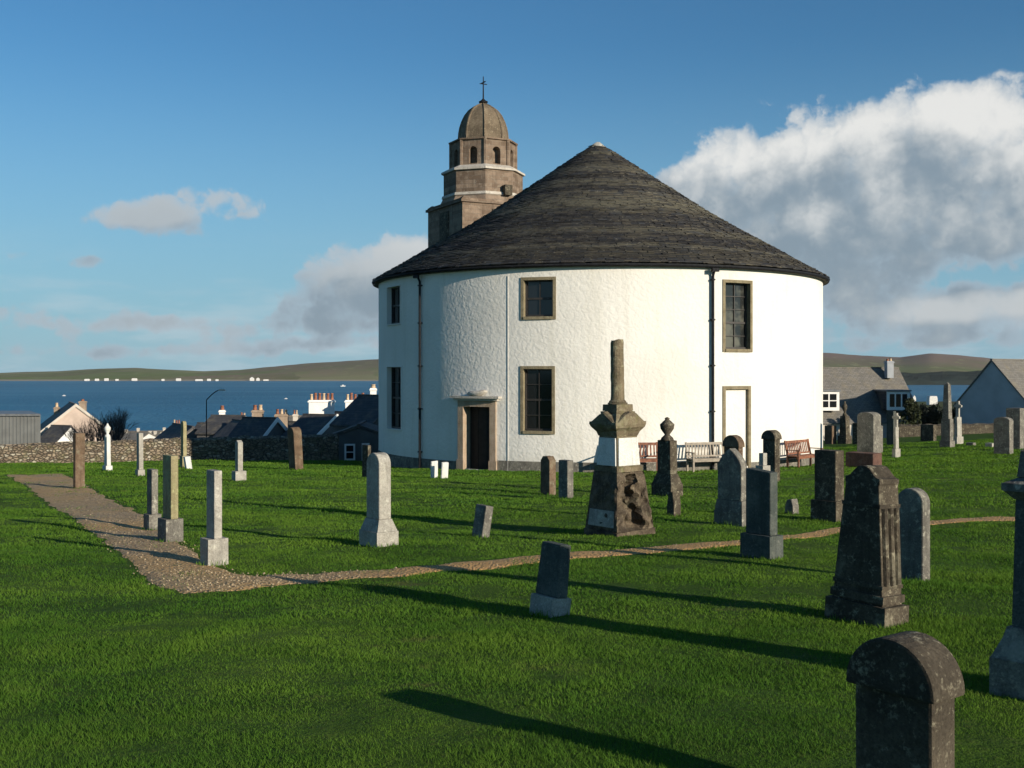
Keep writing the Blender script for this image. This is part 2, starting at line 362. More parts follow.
low = t.ss(t.m('ADD', zz.outputs[2], t.m('MULTIPLY', n1, 50)), 48, 8)
c = t.mix(t.m('MULTIPLY', low, t.ss(fc.outputs[0], .35, .5, 0, .65)), c, (.135, .185, .06))
c = t.mix(t.m('MULTIPLY', low, t.ss(fc.outputs[1], .7, .8, 0, .6)), c, (.27, .24, .14))
c = t.mix(t.ss(zz.outputs[2], -20.5, -22.5), c, (.30, .27, .21))
t.l(c, b.inputs['Base Color']); b.inputs['Roughness'].default_value = 1; b.inputs['Specular IOR Level'].default_value = 0
plain('far_wood', (.030, .040, .034), 1, .3, .02, spec=0, coord='World')
plain('leaf_dark', (.035, .045, .018), .8, .4, 1.5)
plain('leaf_brown', (.085, .065, .035), .8, .4, 1.5)

# ------------------------------------------------------------------ mesh helpers
def obj(name, bm, mat, parent=None, smooth=False):
    me = bpy.data.meshes.new(name); bm.normal_update(); bm.to_mesh(me); bm.free()
    if smooth:
        me.polygons.foreach_set('use_smooth', [True] * len(me.polygons))
    me.materials.append(MATS[mat])
    o = bpy.data.objects.new(name, me); COL.objects.link(o)
    if parent: o.parent = parent
    return o
def empty(name, loc, rz=0.0, tilt=(0, 0)):
    o = bpy.data.objects.new(name, None); COL.objects.link(o); o.empty_display_size = .3
    Mx = Matrix.Translation(Vector(loc)) @ Matrix.Rotation(tilt[1], 4, 'X') @ Matrix.Rotation(tilt[0], 4, 'Y') @ Matrix.Rotation(rz, 4, 'Z')
    o.matrix_basis = Mx
    return o
def tag(o, label=None, cat=None, group=None, kind=None):
    if label: o['label'] = label
    if cat: o['category'] = cat
    if group: o['group'] = group
    if kind: o['kind'] = kind
    return o
def hexa(bm, b0, b1):
    """solid between two quads (4 points each, same winding)"""
    v0 = [bm.verts.new(p) for p in b0]; v1 = [bm.verts.new(p) for p in b1]
    bm.faces.new(v0[::-1]); bm.faces.new(v1)
    for i in range(4):
        j = (i + 1) % 4
        bm.faces.new((v0[i], v0[j], v1[j], v1[i]))
def box(bm, x0, x1, y0, y1, z0, z1):
    q = ((x0, y0), (x1, y0), (x1, y1), (x0, y1))
    hexa(bm, [(x, y, z0) for x, y in q], [(x, y, z1) for x, y in q])
def frus(bm, z0, z1, a0, b0, a1=None, b1=None, c=(0, 0)):
    a1 = a0 if a1 is None else a1; b1 = b0 if b1 is None else b1
    s = ((-1, -1), (1, -1), (1, 1), (-1, 1))
    hexa(bm, [(c[0] + i * a0, c[1] + j * b0, z0) for i, j in s], [(c[0] + i * a1, c[1] + j * b1, z1) for i, j in s])
def obox(bm, M, sx, sy, sz):
    """box of full size sx sy sz centred on matrix M"""
    q = ((-1, -1), (1, -1), (1, 1), (-1, 1))
    hexa(bm, [M @ Vector((i * sx / 2, j * sy / 2, -sz / 2)) for i, j in q], [M @ Vector((i * sx / 2, j * sy / 2, sz / 2)) for i, j in q])
def lathe(bm, prof, n=20, c=(0, 0), cap=True, rot=0.0):
    rings = []
    for r, z in prof:
        rings.append([bm.verts.new((c[0] + r * math.cos(rot + 2 * math.pi * k / n), c[1] + r * math.sin(rot + 2 * math.pi * k / n), z)) for k in range(n)])
    for a_, b_ in zip(rings, rings[1:]):
        for k in range(n):
            bm.faces.new((a_[k], a_[(k + 1) % n], b_[(k + 1) % n], b_[k]))
    if cap:
        bm.faces.new(rings[0][::-1]); bm.faces.new(rings[-1])
def tube(bm, p0, p1, r0, r1, n=6):
    p0, p1 = Vector(p0), Vector(p1); q = (p1 - p0).to_track_quat('Z', 'Y')
    A = [bm.verts.new(p0 + q @ Vector((r0 * math.cos(2 * math.pi * k / n), r0 * math.sin(2 * math.pi * k / n), 0))) for k in range(n)]
    B = [bm.verts.new(p1 + q @ Vector((r1 * math.cos(2 * math.pi * k / n), r1 * math.sin(2 * math.pi * k / n), 0))) for k in range(n)]
    for k in range(n): bm.faces.new((A[k], A[(k + 1) % n], B[(k + 1) % n], B[k]))
    bm.faces.new(A[::-1]); bm.faces.new(B)
def bev(bm, off=.012, seg=2):
    es = [e for e in bm.edges if len(e.link_faces) == 2 and e.calc_face_angle(0) > .45]
    if es: bmesh.ops.bevel(bm, geom=es, offset=off, segments=seg, affect='EDGES', profile=.6, clamp_overlap=True)
def rough(bm, amp, scale):
    for v in bm.verts:
        v.co += Vector((mnoise.noise(v.co * scale + Vector((9, 0, 0))), mnoise.noise(v.co * scale + Vector((0, 7, 0))), mnoise.noise(v.co * scale + Vector((0, 0, 5))))) * amp
def prism(bm, pts, y0, y1, n=1):
    """outline in x,z extruded along y"""
    A = [bm.verts.new((x, y0, z)) for x, z in pts]; B = [bm.verts.new((x, y1, z)) for x, z in pts]
    bm.faces.new(A); bm.faces.new(B[::-1])
    for i in range(len(pts)):
        j = (i + 1) % len(pts); bm.faces.new((A[j], A[i], B[i], B[j]))

# ------------------------------------------------------------------ terrain
def sst(a, b_, x):
    x = min(1, max(0, (x - a) / (b_ - a))); return x * x * (3 - 2 * x)
def softp(x, k=3.0):
    return x if x > 8 * k else k * math.log1p(math.exp(x / k))
def gh(x, y):
    z = -1.55 - .049 * min(y, 90)
    z += .046 * softp(x - 9, 2.0) * sst(15, 50, y) if x < 60 else .046 * 51
    y0 = 58 + 28 * sst(4, 20, x)
    z -= .145 * softp(y - y0, 3.0)
    if -35 < y < 70: z += .07 * mnoise.noise(Vector((x * .25, y * .25, 0))) + .034 * mnoise.noise(Vector((x * .8, y * .8, 3))) + .016 * mnoise.noise(Vector((x * 2.1, y * 2.1, 6)))
    floor = -24.2 + .6 * mnoise.noise(Vector((x * .01, y * .01, 8)))
    z = max(z, floor) + (0 if z > floor + 2 else .0)
    ys = 330 + 620 * sst(60, 220, x)
    z -= 5 * sst(ys - 25, ys + 25, y)
    return z
def gpt(px, py):
    """point on the ground seen at px,py"""
    lo, hi = 1.5, 1.5
    kx, kz = (px - CX) / F, (HY - py) / F
    y = 2.0
    while y < 400:
        if gh(kx * y, y) > kz * y: break
        y += .25
    lo, hi = y - .25, y
    for _ in range(24):
        mid = (lo + hi) / 2
        if gh(kx * mid, mid) > kz * mid: hi = mid
        else: lo = mid
    return Vector((kx * lo, lo, gh(kx * lo, lo)))
def at(px, py, Y): return Vector(((px - CX) / F * Y, Y, (HY - py) / F * Y))

ys = list(np.arange(-30, 3, 3.0)) + list(np.arange(3, 30, .3)) + list(np.arange(30, 62, .6)) + list(np.arange(62, 110, 2)) + list(np.arange(110, 1010, 15))
xs = list(np.arange(-640, -60, 25)) + list(np.arange(-60, -16, 2)) + list(np.arange(-16, 18, .4)) + list(np.arange(18, 62, 2)) + list(np.arange(62, 900, 25))
bm = bmesh.new()
grid = [[bm.verts.new((x, y, gh(x, y))) for x in xs] for y in ys]
for j in range(len(ys) - 1):
    for i in range(len(xs) - 1):
        bm.faces.new((grid[j][i], grid[j][i + 1], grid[j + 1][i + 1], grid[j + 1][i]))
tag(obj('ground', bm, 'turf', smooth=True), kind='structure')
SEA = -25.0
bm = bmesh.new(); n_ = 40
v0 = [[bm.verts.new((-7300 + 14600 * i / n_, 150 + (6700 - 150) * (j / n_) ** 2, SEA)) for i in range(n_ + 1)] for j in range(n_ + 1)]
for j in range(n_):
    for i in range(n_): bm.faces.new((v0[j][i], v0[j][i + 1], v0[j + 1][i + 1], v0[j + 1][i]))
tag(obj('sea', bm, 'sea_water'), kind='structure')

CREST = [(-1500, 376), (-400, 374), (-100, 374), (0, 373), (60, 371.5), (100, 369), (135, 368), (170, 370), (205, 371.5), (240, 370), (300, 364.5), (345, 361.5), (377, 360), (450, 358),
         (600, 356), (750, 357), (825, 355), (860, 357), (900, 358), (930, 354), (960, 356), (985, 358.5), (1010, 362), (1100, 366), (2600, 372)]
cxs, cys = [c[0] for c in CREST], [c[1] for c in CREST]
bm = bmesh.new(); rows = []
rs = [3080, 3120, 3180, 3300, 3500, 3750, 4000, 4300, 4600, 4900, 5200, 5500, 5900, 6500]
pxs = np.arange(-700, 1750, 4)
for r in rs:
    row = []
    f = (r - 3080) / (5200 - 3080); prof = (math.sin(min(f, 1.0) * math.pi / 2) if f <= 1 else 1 - (f - 1) * .8)
    for px in pxs:
        top = (HY - np.interp(px, cxs, cys)) / F * 5200 - SEA
        x = (px - CX) / F * r
        nn = mnoise.fractal(Vector((x * .0018, r * .0018, 0)), 1.0, 2.0, 5)
        z = SEA - 2 + 5 * min(1, f * 12) + (top - 2) * prof * (1 + (.10 if f < .85 else .03) * nn) + (nn * 3 if f > .05 else 0)
        row.append(bm.verts.new((x, r, z)))
    rows.append(row)
for a_, b_ in zip(rows, rows[1:]):
    for i in range(len(a_) - 1): bm.faces.new((a_[i], a_[i + 1], b_[i + 1], b_[i]))
tag(obj('hills', bm, 'moorland', smooth=True), kind='structure')
# wooded headland across the bay on the right
bm = bmesh.new(); rows = []
for r in (2140, 2165, 2200, 2260, 2400, 2600, 2800):
    row = []
    for px in np.arange(560, 2000, 2.5):
        x = (px - CX) / F * r; f = (r - 2140) / 260
        top = (27 + 3.5 * math.sin(px * .02)) * sst(560, 700, px)
        nn = mnoise.fractal(Vector((x * .02, r * .02, 4)), 1.0, 2.0, 4)
        z = SEA - 1.5 + top * (min(1, f) ** .45) * (1 if f < 1 else max(0.2, 1 - (f - 1) * .5)) + nn * 3.0 * min(1, f * 4)
        row.append(bm.verts.new((x, r, z)))
    rows.append(row)
for a_, b_ in zip(rows, rows[1:]):
    for i in range(len(a_) - 1): bm.faces.new((a_[i], a_[i + 1], b_[i + 1], b_[i]))
tag(obj('wooded_headland', bm, 'far_wood'), 'far-off dark conifer wood on the headland across the bay', 'woodland', kind='stuff')

# ------------------------------------------------------------------ gravel path
NEAR = [(3, 475), (14, 482), (40, 501), (75, 521), (110, 547), (150, 586), (180, 596), (230, 592), (300, 585), (400, 577), (520, 566), (640, 555), (740, 546), (850, 531), (930, 525), (1012, 521), (1180, 512)]
FAR = [(62, 473.5), (78, 480), (108, 496), (150, 516), (180, 540), (205, 560), (235, 572), (262, 576), (310, 574), (400, 568), (520, 557), (640, 547.5), (740, 540), (850, 526.5), (930, 521), (1012, 517), (1180, 508.5)]
NG = [gpt(*p) for p in NEAR]; FG = [gpt(*p) for p in FAR]
def dens_line(pts, k):
    o = []
    for a_, b_ in zip(pts, pts[1:]):
        for i in range(k): o.append(a_.lerp(b_, i / k))
    o.append(pts[-1]); return o
def path_sheet(A, B, name, mat, k=22, m=10, lift=.012, jit=.085):
    A = dens_line(A, k); B = dens_line(B, k)
    bm = bmesh.new(); rows = []; cells = []
    for i, (p, q) in enumerate(zip(A, B)):
        d_ = (q - p); L = d_.length
        p2 = p - d_ * (jit / L) * mnoise.noise(p * 2.3) * 1.5 - d_ * (jit * .5 / L) * mnoise.noise(p * 8)
        q2 = q + d_ * (jit / L) * mnoise.noise(q * 2.3 + Vector((5, 5, 0))) * 1.5 + d_ * (jit * .5 / L) * mnoise.noise(q * 8)
        row = []
        for j in range(m + 1):
            c_ = p2.lerp(q2, j / m); edge = 1 if 0 < j < m else -1.2
            row.append(bm.verts.new((c_.x, c_.y, gh(c_.x, c_.y) + lift * edge)))
        rows.append(row); cells.append((p2.copy(), q2.copy()))
    for a_, b_ in zip(rows, rows[1:]):
        for j in range(m): bm.faces.new((a_[j], b_[j], b_[j + 1], a_[j + 1]))
    bmesh.ops.recalc_face_normals(bm, faces=bm.faces[:])
    tag(obj(name, bm, mat, smooth=True), kind='structure')
    return cells
PC = path_sheet(NG, FG, 'path', 'gravel')
# pebbles lying loose on the path
bm = bmesh.new()
for k in range(2600):
    i = random.randrange(len(PC)); p, q = PC[i]
    if p.y > 34 or (p.x > -1.6 and random.random() < .85): continue
    c_ = p.lerp(q, random.uniform(.03, .97)) + Vector((random.uniform(-.12, .12), random.uniform(-.1, .1), 0))
    s = random.uniform(.006, .016) * (1 + p.y * .01)
    z = gh(c_.x, c_.y) + .012
    vs = [bm.verts.new((c_.x + s * dx * random.uniform(.6, 1.2), c_.y + s * dy * random.uniform(.6, 1.2), z + s * dz)) for dx, dy, dz in ((1, 0, 0), (0, 1, 0), (-1, 0, 0), (0, -1, 0), (0, 0, .8))]
    for j in range(4): bm.faces.new((vs[j], vs[(j + 1) % 4], vs[4]))
tag(obj('pebbles', bm, 'pebble'), 'loose small stones scattered over the gravel path', 'pebbles', kind='stuff')

# ------------------------------------------------------------------ grass blades near the camera
pa = np.array([[p.x, p.y] for p, q in PC]); pb = np.array([[q.x, q.y] for p, q in PC])
poly = np.vstack([pa, pb[::-1]])
def inside(x, y):
    c = np.zeros(len(x), bool); n = len(poly); j = n - 1
    for i in range(n):
        xi, yi = poly[i]; xj, yj = poly[j]
        cond = ((yi > y) != (yj > y)) & (x < (xj - xi) * (y - yi) / (yj - yi + 1e-12) + xi)
        c ^= cond; j = i
    return c
def scatter(y0, y1, dens_, hgt, wid):
    half = lambda y: .52 * y + 1.6
    area = (half(y0) + half(y1)) * (y1 - y0); n = int(area * dens_)
    y = rng.uniform(y0, y1, n); x = rng.uniform(-1, 1, n) * half(y1)
    k = np.abs(x) < half(y); x, y = x[k], y[k]
    k = ~inside(x, y) | (rng.random(len(x)) < .05 + .22 * (np.sin(x * 3.1 + y * 1.3) * np.sin(y * 2.3 - x) > .55)); x, y = x[k], y[k]
    return x, y, np.full(len(x), hgt), np.full(len(x), wid)
parts = [scatter(3.4, 6, 12000, .0155, .0021), scatter(6, 9, 7500, .016, .0030), scatter(9, 14, 3400, .018, .0046), scatter(14, 21, 1500, .021, .0075), scatter(21, 34, 520, .025, .013), scatter(34, 47, 270, .030, .026), scatter(47, 64, 150, .034, .036)]
X = np.concatenate([p[0] for p in parts]); Y = np.concatenate([p[1] for p in parts]); H = np.concatenate([p[2] for p in parts]); Wd = np.concatenate([p[3] for p in parts])
gx = np.linspace(-37, 37, 297); gy = np.linspace(0, 66, 265)
GZ = np.array([[gh(a_, b_) for a_ in gx] for b_ in gy])
ix = np.clip((X - gx[0]) / (gx[1] - gx[0]), 0, len(gx) - 1.001); iy = np.clip((Y - gy[0]) / (gy[1] - gy[0]), 0, len(gy) - 1.001)
i0 = ix.astype(int); j0 = iy.astype(int); fx = ix - i0; fy = iy - j0
Z = (GZ[j0, i0] * (1 - fx) + GZ[j0, i0 + 1] * fx) * (1 - fy) + (GZ[j0 + 1, i0] * (1 - fx) + GZ[j0 + 1, i0 + 1] * fx) * fy
# uneven sward: clumps longer and shorter
cl = np.sin(X * 2.1 + np.sin(Y * 1.7) * 1.5) * np.sin(Y * 2.6 + np.sin(X * 1.3) * 1.7) + .6 * np.sin(X * 6.3 + Y * 4.1) * np.sin(Y * 7.7 - X * 3.3)
cl2 = np.sin(X * .9 + 1.3 * np.sin(Y * .6)) * np.sin(Y * 1.1 + 1.1 * np.sin(X * .7 + 2)); H = H * (1 + .5 * cl + .4 * cl2) * rng.uniform(.55, 1.5, len(X)); H = np.clip(H, .006, .09)
N = len(X); ang = rng.uniform(0, 2 * np.pi, N); lean = rng.uniform(.3, 1.6, N); la = rng.uniform(0, 2 * np.pi, N)
co = np.empty((N, 3, 3), np.float32)
co[:, 0] = np.stack([X - Wd * np.cos(ang), Y - Wd * np.sin(ang), Z - .01], 1)
co[:, 1] = np.stack([X + Wd * np.cos(ang), Y + Wd * np.sin(ang), Z - .01], 1)
co[:, 2] = np.stack([X + H * lean * np.cos(la), Y + H * lean * np.sin(la), Z + H], 1)
me = bpy.data.meshes.new('grass'); me.vertices.add(N * 3); me.vertices.foreach_set('co', co.ravel())
me.loops.add(N * 3); me.loops.foreach_set('vertex_index', np.arange(N * 3, dtype=np.int32))
me.polygons.add(N); me.polygons.foreach_set('loop_start', np.arange(0, N * 3, 3, dtype=np.int32))
me.update(); me.materials.append(MATS['grass_blade'])
go_ = bpy.data.objects.new('grass', me); COL.objects.link(go_)
tag(go_, 'short green turf growing over the churchyard', 'grass', kind='stuff')
print('blades', N)

# ------------------------------------------------------------------ round church
D, CAZ = 48.0, 4.36
CC = Vector((D * math.sin(R(CAZ)), D * math.cos(R(CAZ)), 0))
RW, RE = 9.286, 9.53
ZT, ZLIP, ZAPEX, ZB = 3.63, 3.75, 9.83, -5.4
def cyl(px, r=RW):
    """angle about the church axis (0 = -Y, positive to +X) and depth where the sight line of column px meets the wall"""
    k = (px - CX) / F; dv = Vector((k, 1)); c = Vector((CC.x, CC.y))
    A = dv.dot(dv); B = dv.dot(c); Cq = c.dot(c) - r * r
    y = (B - math.sqrt(max(0, B * B - A * Cq))) / A
    p = dv * y - c
    return math.atan2(p.x, -p.y), y
def cp(phi, r, z): return Vector((r * math.sin(phi), -r * math.cos(phi), z))
def arcbox(bm, f0, f1, z0, z1, r0, r1, n=None):
    n = n or max(1, int(abs(f1 - f0) / R(2)) + 1)
    rows = []
    for i in range(n + 1):
        f = f0 + (f1 - f0) * i / n
        rows.append([bm.verts.new(cp(f, r, z)) for r, z in ((r0, z0), (r1, z0), (r1, z1), (r0, z1))])
    for a_, b_ in zip(rows, rows[1:]):
        for k in range(4): bm.faces.new((a_[k], b_[k], b_[(k + 1) % 4], a_[(k + 1) % 4]))
    bm.faces.new(rows[0]); bm.faces.new(rows[-1][::-1])
church = empty('round_church', (CC.x, CC.y, 0))
tag(church, 'large round white church with dark conical slate roof and brown stone tower behind', 'church')

OPEN = []
def opening(x0, x1, y0, y1, fr):
    """clear opening inside the stone surround seen at px x0..x1, py y0..y1; fr = surround width in metres"""
    f0, _ = cyl(x0); f1, _ = cyl(x1); fm = (f0 + f1) / 2; _, Ym = cyl((x0 + x1) / 2)
    z1, z0 = (HY - y0) / F * Ym, (HY - y1) / F * Ym; df = fr / RW
    o = (f0 + df, f1 - df, z0 + fr, z1 - fr); OPEN.append(o); return o, df, fr
win_specs = [((387.3, 401, 285.5, 325), .04, 2, 2), ((387.3, 402, 366, 430), .04, 2, 4), ((521, 556, 277, 319.5), .105, 2, 2), ((520.5, 555, 366, 434), .105, 2, 4), ((722.5, 752, 280, 352), .105, 2, 5)]
wins = [(opening(*s, fr), nx_, nz_) for s, fr, nx_, nz_ in win_specs]
# hidden sides of the drum carry the same windows
door = opening(459, 496.5, 400, 476, .24)
blind = opening(722.5, 750.5, 386, 470, .12)
for dg in (110, 145, 215, 250):
    o = (R(dg) - .06, R(dg) + .06, .35, 2.5); OPEN.append(o); wins.append(((o, .13 / RW, .13), 2, 4))
    o = (R(dg) - .06, R(dg) + .06, -2.4, .0 - .25); OPEN.append(o); wins.append(((o, .13 / RW, .13), 2, 4))
def nrm(f): return (f + 2 * math.pi) % (2 * math.pi)
fb, zb = set(), set()
for o in OPEN: fb |= {round(nrm(o[0]), 5), round(nrm(o[1]), 5)}; zb |= {round(o[2], 4), round(o[3], 4)}
for i in range(180):
    f = round(i * R(2), 5)
    if all(abs(f - q) > .006 for q in fb): fb.add(f)
for i in range(20):
    z = round(ZB + (ZT - ZB) * i / 19, 4)
    if i in (0, 19) or all(abs(z - q) > .12 for q in zb): zb.add(z)
fb, zb = sorted(fb), sorted(zb)
bm = bmesh.new()
V = [[bm.verts.new(cp(f, RW, z)) for z in zb] for f in fb]
def in_open(f, z):
    return any((nrm(f - o[0]) < nrm(o[1] - o[0])) and o[2] < z < o[3] for o in OPEN)
for i in range(len(fb)):
    j = (i + 1) % len(fb); f1 = fb[j] + (2 * math.pi if j == 0 else 0)
    for k in range(len(zb) - 1):
        if not in_open((fb[i] + f1) / 2, (zb[k] + zb[k + 1]) / 2):
            bm.faces.new((V[i][k], V[j][k], V[j][k + 1], V[i][k + 1]))
obj('wall', bm, 'harled_white', church, True)

def surround(bm, o, df, fr, sill=True, out=.035, inn=.28):
    f0, f1, z0, z1 = o; ro, ri = RW + out, RW - inn
    arcbox(bm, f0 - df, f0, z0 - fr, z1 + fr, ri, ro); arcbox(bm, f1, f1 + df, z0 - fr, z1 + fr, ri, ro)
    arcbox(bm, f0, f1, z1, z1 + fr, ri, ro)
    if sill: arcbox(bm, f0, f1, z0 - fr, z0, ri, ro + .03)
for wi, ((o, df, fr), nx_, nz_) in enumerate(wins):
    bm = bmesh.new(); surround(bm, o, df, fr); wf = obj('window', bm, 'harled_white' if wi < 2 else 'window_stone', church)
    bm = bmesh.new(); f0, f1, z0, z1 = o; r0, r1 = RW - .24, RW - .19; sw = .05
    arcbox(bm, f0, f0 + sw / RW, z0, z1, r0, r1 + .03); arcbox(bm, f1 - sw / RW, f1, z0, z1, r0, r1 + .03)
    arcbox(bm, f0 + sw / RW, f1 - sw / RW, z0, z0 + .07, r0, r1 + .03); arcbox(bm, f0 + sw / RW, f1 - sw / RW, z1 - sw, z1, r0, r1 + .03)
    for i in range(1, nx_):
        f = f0 + (f1 - f0) * i / nx_; arcbox(bm, f - .013 / RW, f + .013 / RW, z0 + .07, z1 - sw, r0, r1)
    for i in range(1, nz_):
        z = z0 + (z1 - z0) * i / nz_; hw = .035 if i == nz_ // 2 else .013
        arcbox(bm, f0 + sw / RW, f1 - sw / RW, z - hw, z + hw, r0 - .006, r1 + .006)
    obj('glazing_bars', bm, 'sash_dark', wf)
    bm = bmesh.new(); arcbox(bm, f0, f1, z0, z1, RW - .245, RW - .232); obj('pane', bm, 'glass_painted_reflection' if wi == 4 else 'glass_dark', wf)
# doorway
o, df, fr = door; f0, f1, z0, z1 = o; z0 = -3.9
bm = bmesh.new(); ro = RW + .08
arcbox(bm, f0 - df, f0, z0, z1 + .22, RW - .4, ro); arcbox(bm, f1, f1 + df, z0, z1 + .22, RW - .4, ro); arcbox(bm, f0, f1, z1, z1 + .22, RW - .4, ro)
arcbox(bm, f0 - df - .004, f0 + .003, z0, z0 + .75, RW - .02, ro + .03); arcbox(bm, f1 - .003, f1 + df + .004, z0, z0 + .75, RW - .02, ro + .03)
dr = obj('doorway', bm, 'door_stone', church)
bm = bmesh.new()
arcbox(bm, f0 - df - .012, f1 + df + .012, z1 + .222, z1 + .30, RW - .1, ro + .10); arcbox(bm, f0 - df - .022, f1 + df + .022, z1 + .30, z1 + .38, RW - .1, ro + .20)
obj('cornice', bm, 'course_pale', dr)
bm = bmesh.new(); fm = (f0 + f1) / 2
bmesh.ops.create_uvsphere(bm, u_segments=14, v_segments=10, radius=1)
for v in bm.verts:
    v.co = Vector((v.co.x * .42, v.co.y * .16, v.co.z * .11 + .09 + (.10 if v.co.x > .35 else 0) * (v.co.x - .1)))
bm.transform(Matrix.Translation(cp(fm + .01, RW + .14, z1 + .38)) @ Matrix.Rotation(fm, 4, 'Z'))
obj('carved_stone', bm, 'course_pale', dr, True)
bm = bmesh.new(); arcbox(bm, f0, f1, z0, z1, RW - .42, RW - .36)
for i in (1, 2): arcbox(bm, f0 + (f1 - f0) * i / 3 - .001, f0 + (f1 - f0) * i / 3 + .001, z0, z1, RW - .36, RW - .35)
obj('open_door_shade', bm, 'doorway_shade_paint', dr)  # near-black sheet painted to stand for the shade inside the open doorway
# walled-up doorway
o, df, fr = blind; bm = bmesh.new(); o = (o[0], o[1], -4.2, o[3]); surround(bm, o, df, fr, False, .03, .2)
bd = obj('blocked_doorway', bm, 'window_stone', church)
bm = bmesh.new(); arcbox(bm, o[0], o[1], -4.2, o[3], RW - .25, RW - .09); obj('infill', bm, 'harled_white', bd)
# base course
bm = bmesh.new(); edges = sorted([(door[0][0] - door[1] - .006, door[0][1] + door[1] + .006), (blind[0][0] - blind[1], blind[0][1] + blind[1])])
arcbox(bm, edges[0][1], edges[1][0], ZB, -3.12, RW - .05, RW + .022); arcbox(bm, edges[1][1], edges[0][0] + 2 * math.pi, ZB, -3.12 - .1, RW - .05, RW + .022)
obj('base_course', bm, 'granite_grey', church)
# rainwater pipes
for px, rad, mat, wal in ((421.5, .045, 'black_iron', .08), (711.5, .05, 'black_iron', .10), (508, .012, 'conduit', .012)):
    f, _ = cyl(px); bm = bmesh.new()
    tube(bm, cp(f, RW + wal, -3.9), cp(f, RW + wal, ZT - .25), rad, rad, 8)
    if rad > .03:
        tube(bm, cp(f, RW + wal, ZT - .26), cp(f, RE - .02, ZT - .02), rad, rad, 8)
        for z in (-3.0, -1.4, .2, 1.8, 3.2): arcbox(bm, f - .007, f + .007, z, z + .05, RW - .01, RW + wal + .055)
        arcbox(bm, f - .014, f + .014, ZT - .14, ZT - .012, RE - .05, RE + .06)
    obj('downpipe' if rad > .03 else 'conduit', bm, mat, church)
bm = bmesh.new()
n_ = 120; prof = [(RE - .05, ZT + .01), (RE + .0, ZT + .01), (RE + .04, ZT + .10), (RE + .02, ZT + .10), (RE + .0, ZT + .04), (RE - .05, ZT + .04)]
rings = [[bm.verts.new(cp(2 * math.pi * k / n_, r, z)) for k in range(n_)] for r, z in prof]
for i in range(len(prof)):
    a_, b_ = rings[i], rings[(i + 1) % len(prof)]
    for k in range(n_): bm.faces.new((a_[k], a_[(k + 1) % n_], b_[(k + 1) % n_], b_[k]))
obj('gutter', bm, 'black_iron', church, True)
# slated cone: every course is a ring of slates, each slightly out of line
PR = [(0, 9.83), (1.0, 9.16), (2.5, 8.12), (4.77, 6.58), (6.0, 5.82), (7.4, 5.02), (8.6, 4.30), (RE, 3.77)]
prr, prz = [p[0] for p in PR], [p[1] for p in PR]
bm = bmesh.new(); cl_ = bm.loops.layers.float_color.new('slate')
NC = 68; rad_l = np.linspace(RE, .25, NC + 1)
tones = [(.050, .047, .046), (.062, .056, .050), (.042, .043, .047), (.078, .068, .055), (.055, .058, .064), (.098, .085, .064), (.036, .034, .034)]
for i in range(NC):
    ra, rb = rad_l[i], rad_l[i + 1] - .05
    za, zb_ = np.interp(ra, prr, prz), np.interp(max(rb, .0), prr, prz)
    n = max(8, int(2 * math.pi * ra / random.uniform(.24, .32)))
    off = random.random(); course = random.random(); shade_ = .42 + .62 * course ** 1.5
    cuts = [(k + off + random.uniform(-.2, .2)) / n * 2 * math.pi for k in range(n)]; cuts.append(cuts[0] + 2 * math.pi)
    for k in range(n):
        f0, f1 = cuts[k], cuts[k + 1]; lift = .028 + random.uniform(0, .03); drop = random.uniform(-.03, .03)
        a0, a1 = cp(f0, ra + drop, za + lift), cp(f1, ra + drop, za + lift + random.uniform(-.012, .012))
        b0, b1 = cp(f0, rb, zb_ + .002), cp(f1, rb, zb_ + .002)
        c0, c1 = a0 - Vector((0, 0, .035)), a1 - Vector((0, 0, .035))
        vs = [bm.verts.new(p) for p in (a0, a1, b1, b0, c0, c1)]
        fs = [bm.faces.new((vs[0], vs[1], vs[2], vs[3])), bm.faces.new((vs[4], vs[5], vs[1], vs[0]))]
        tn = random.choice(tones); s_ = shade_ * random.uniform(.75, 1.3)
        for f in fs:
            for l_ in f.loops: l_[cl_] = (tn[0] * s_, tn[1] * s_, tn[2] * s_, 1)
# roof deck under the slates and the soffit
n_ = 120; prof = [(r, z - .02) for r, z in PR[1:][::-1]]
prof = [(RW - .05, ZT), (RE - .06, ZT)] + [(RE - .06, ZLIP - .03)] + prof[1:]
rings = [[bm.verts.new(cp(2 * math.pi * k / n_, r, z)) for k in range(n_)] for r, z in prof]
for a_, b_ in zip(rings, rings[1:]):
    for k in range(n_):
        f = bm.faces.new((a_[k], a_[(k + 1) % n_], b_[(k + 1) % n_], b_[k]))
        for l_ in f.loops: l_[cl_] = (.04, .04, .04, 1)
roof = obj('roof', bm, 'roof_slate', church)
bm = bmesh.new(); lathe(bm, [(.42, 9.48), (.36, 9.60), (.22, 9.72), (.12, 9.80), (.02, 9.82)], 14); rough(bm, .05, 4)
obj('apex_cap', bm, 'roof_stone_cap', roof)

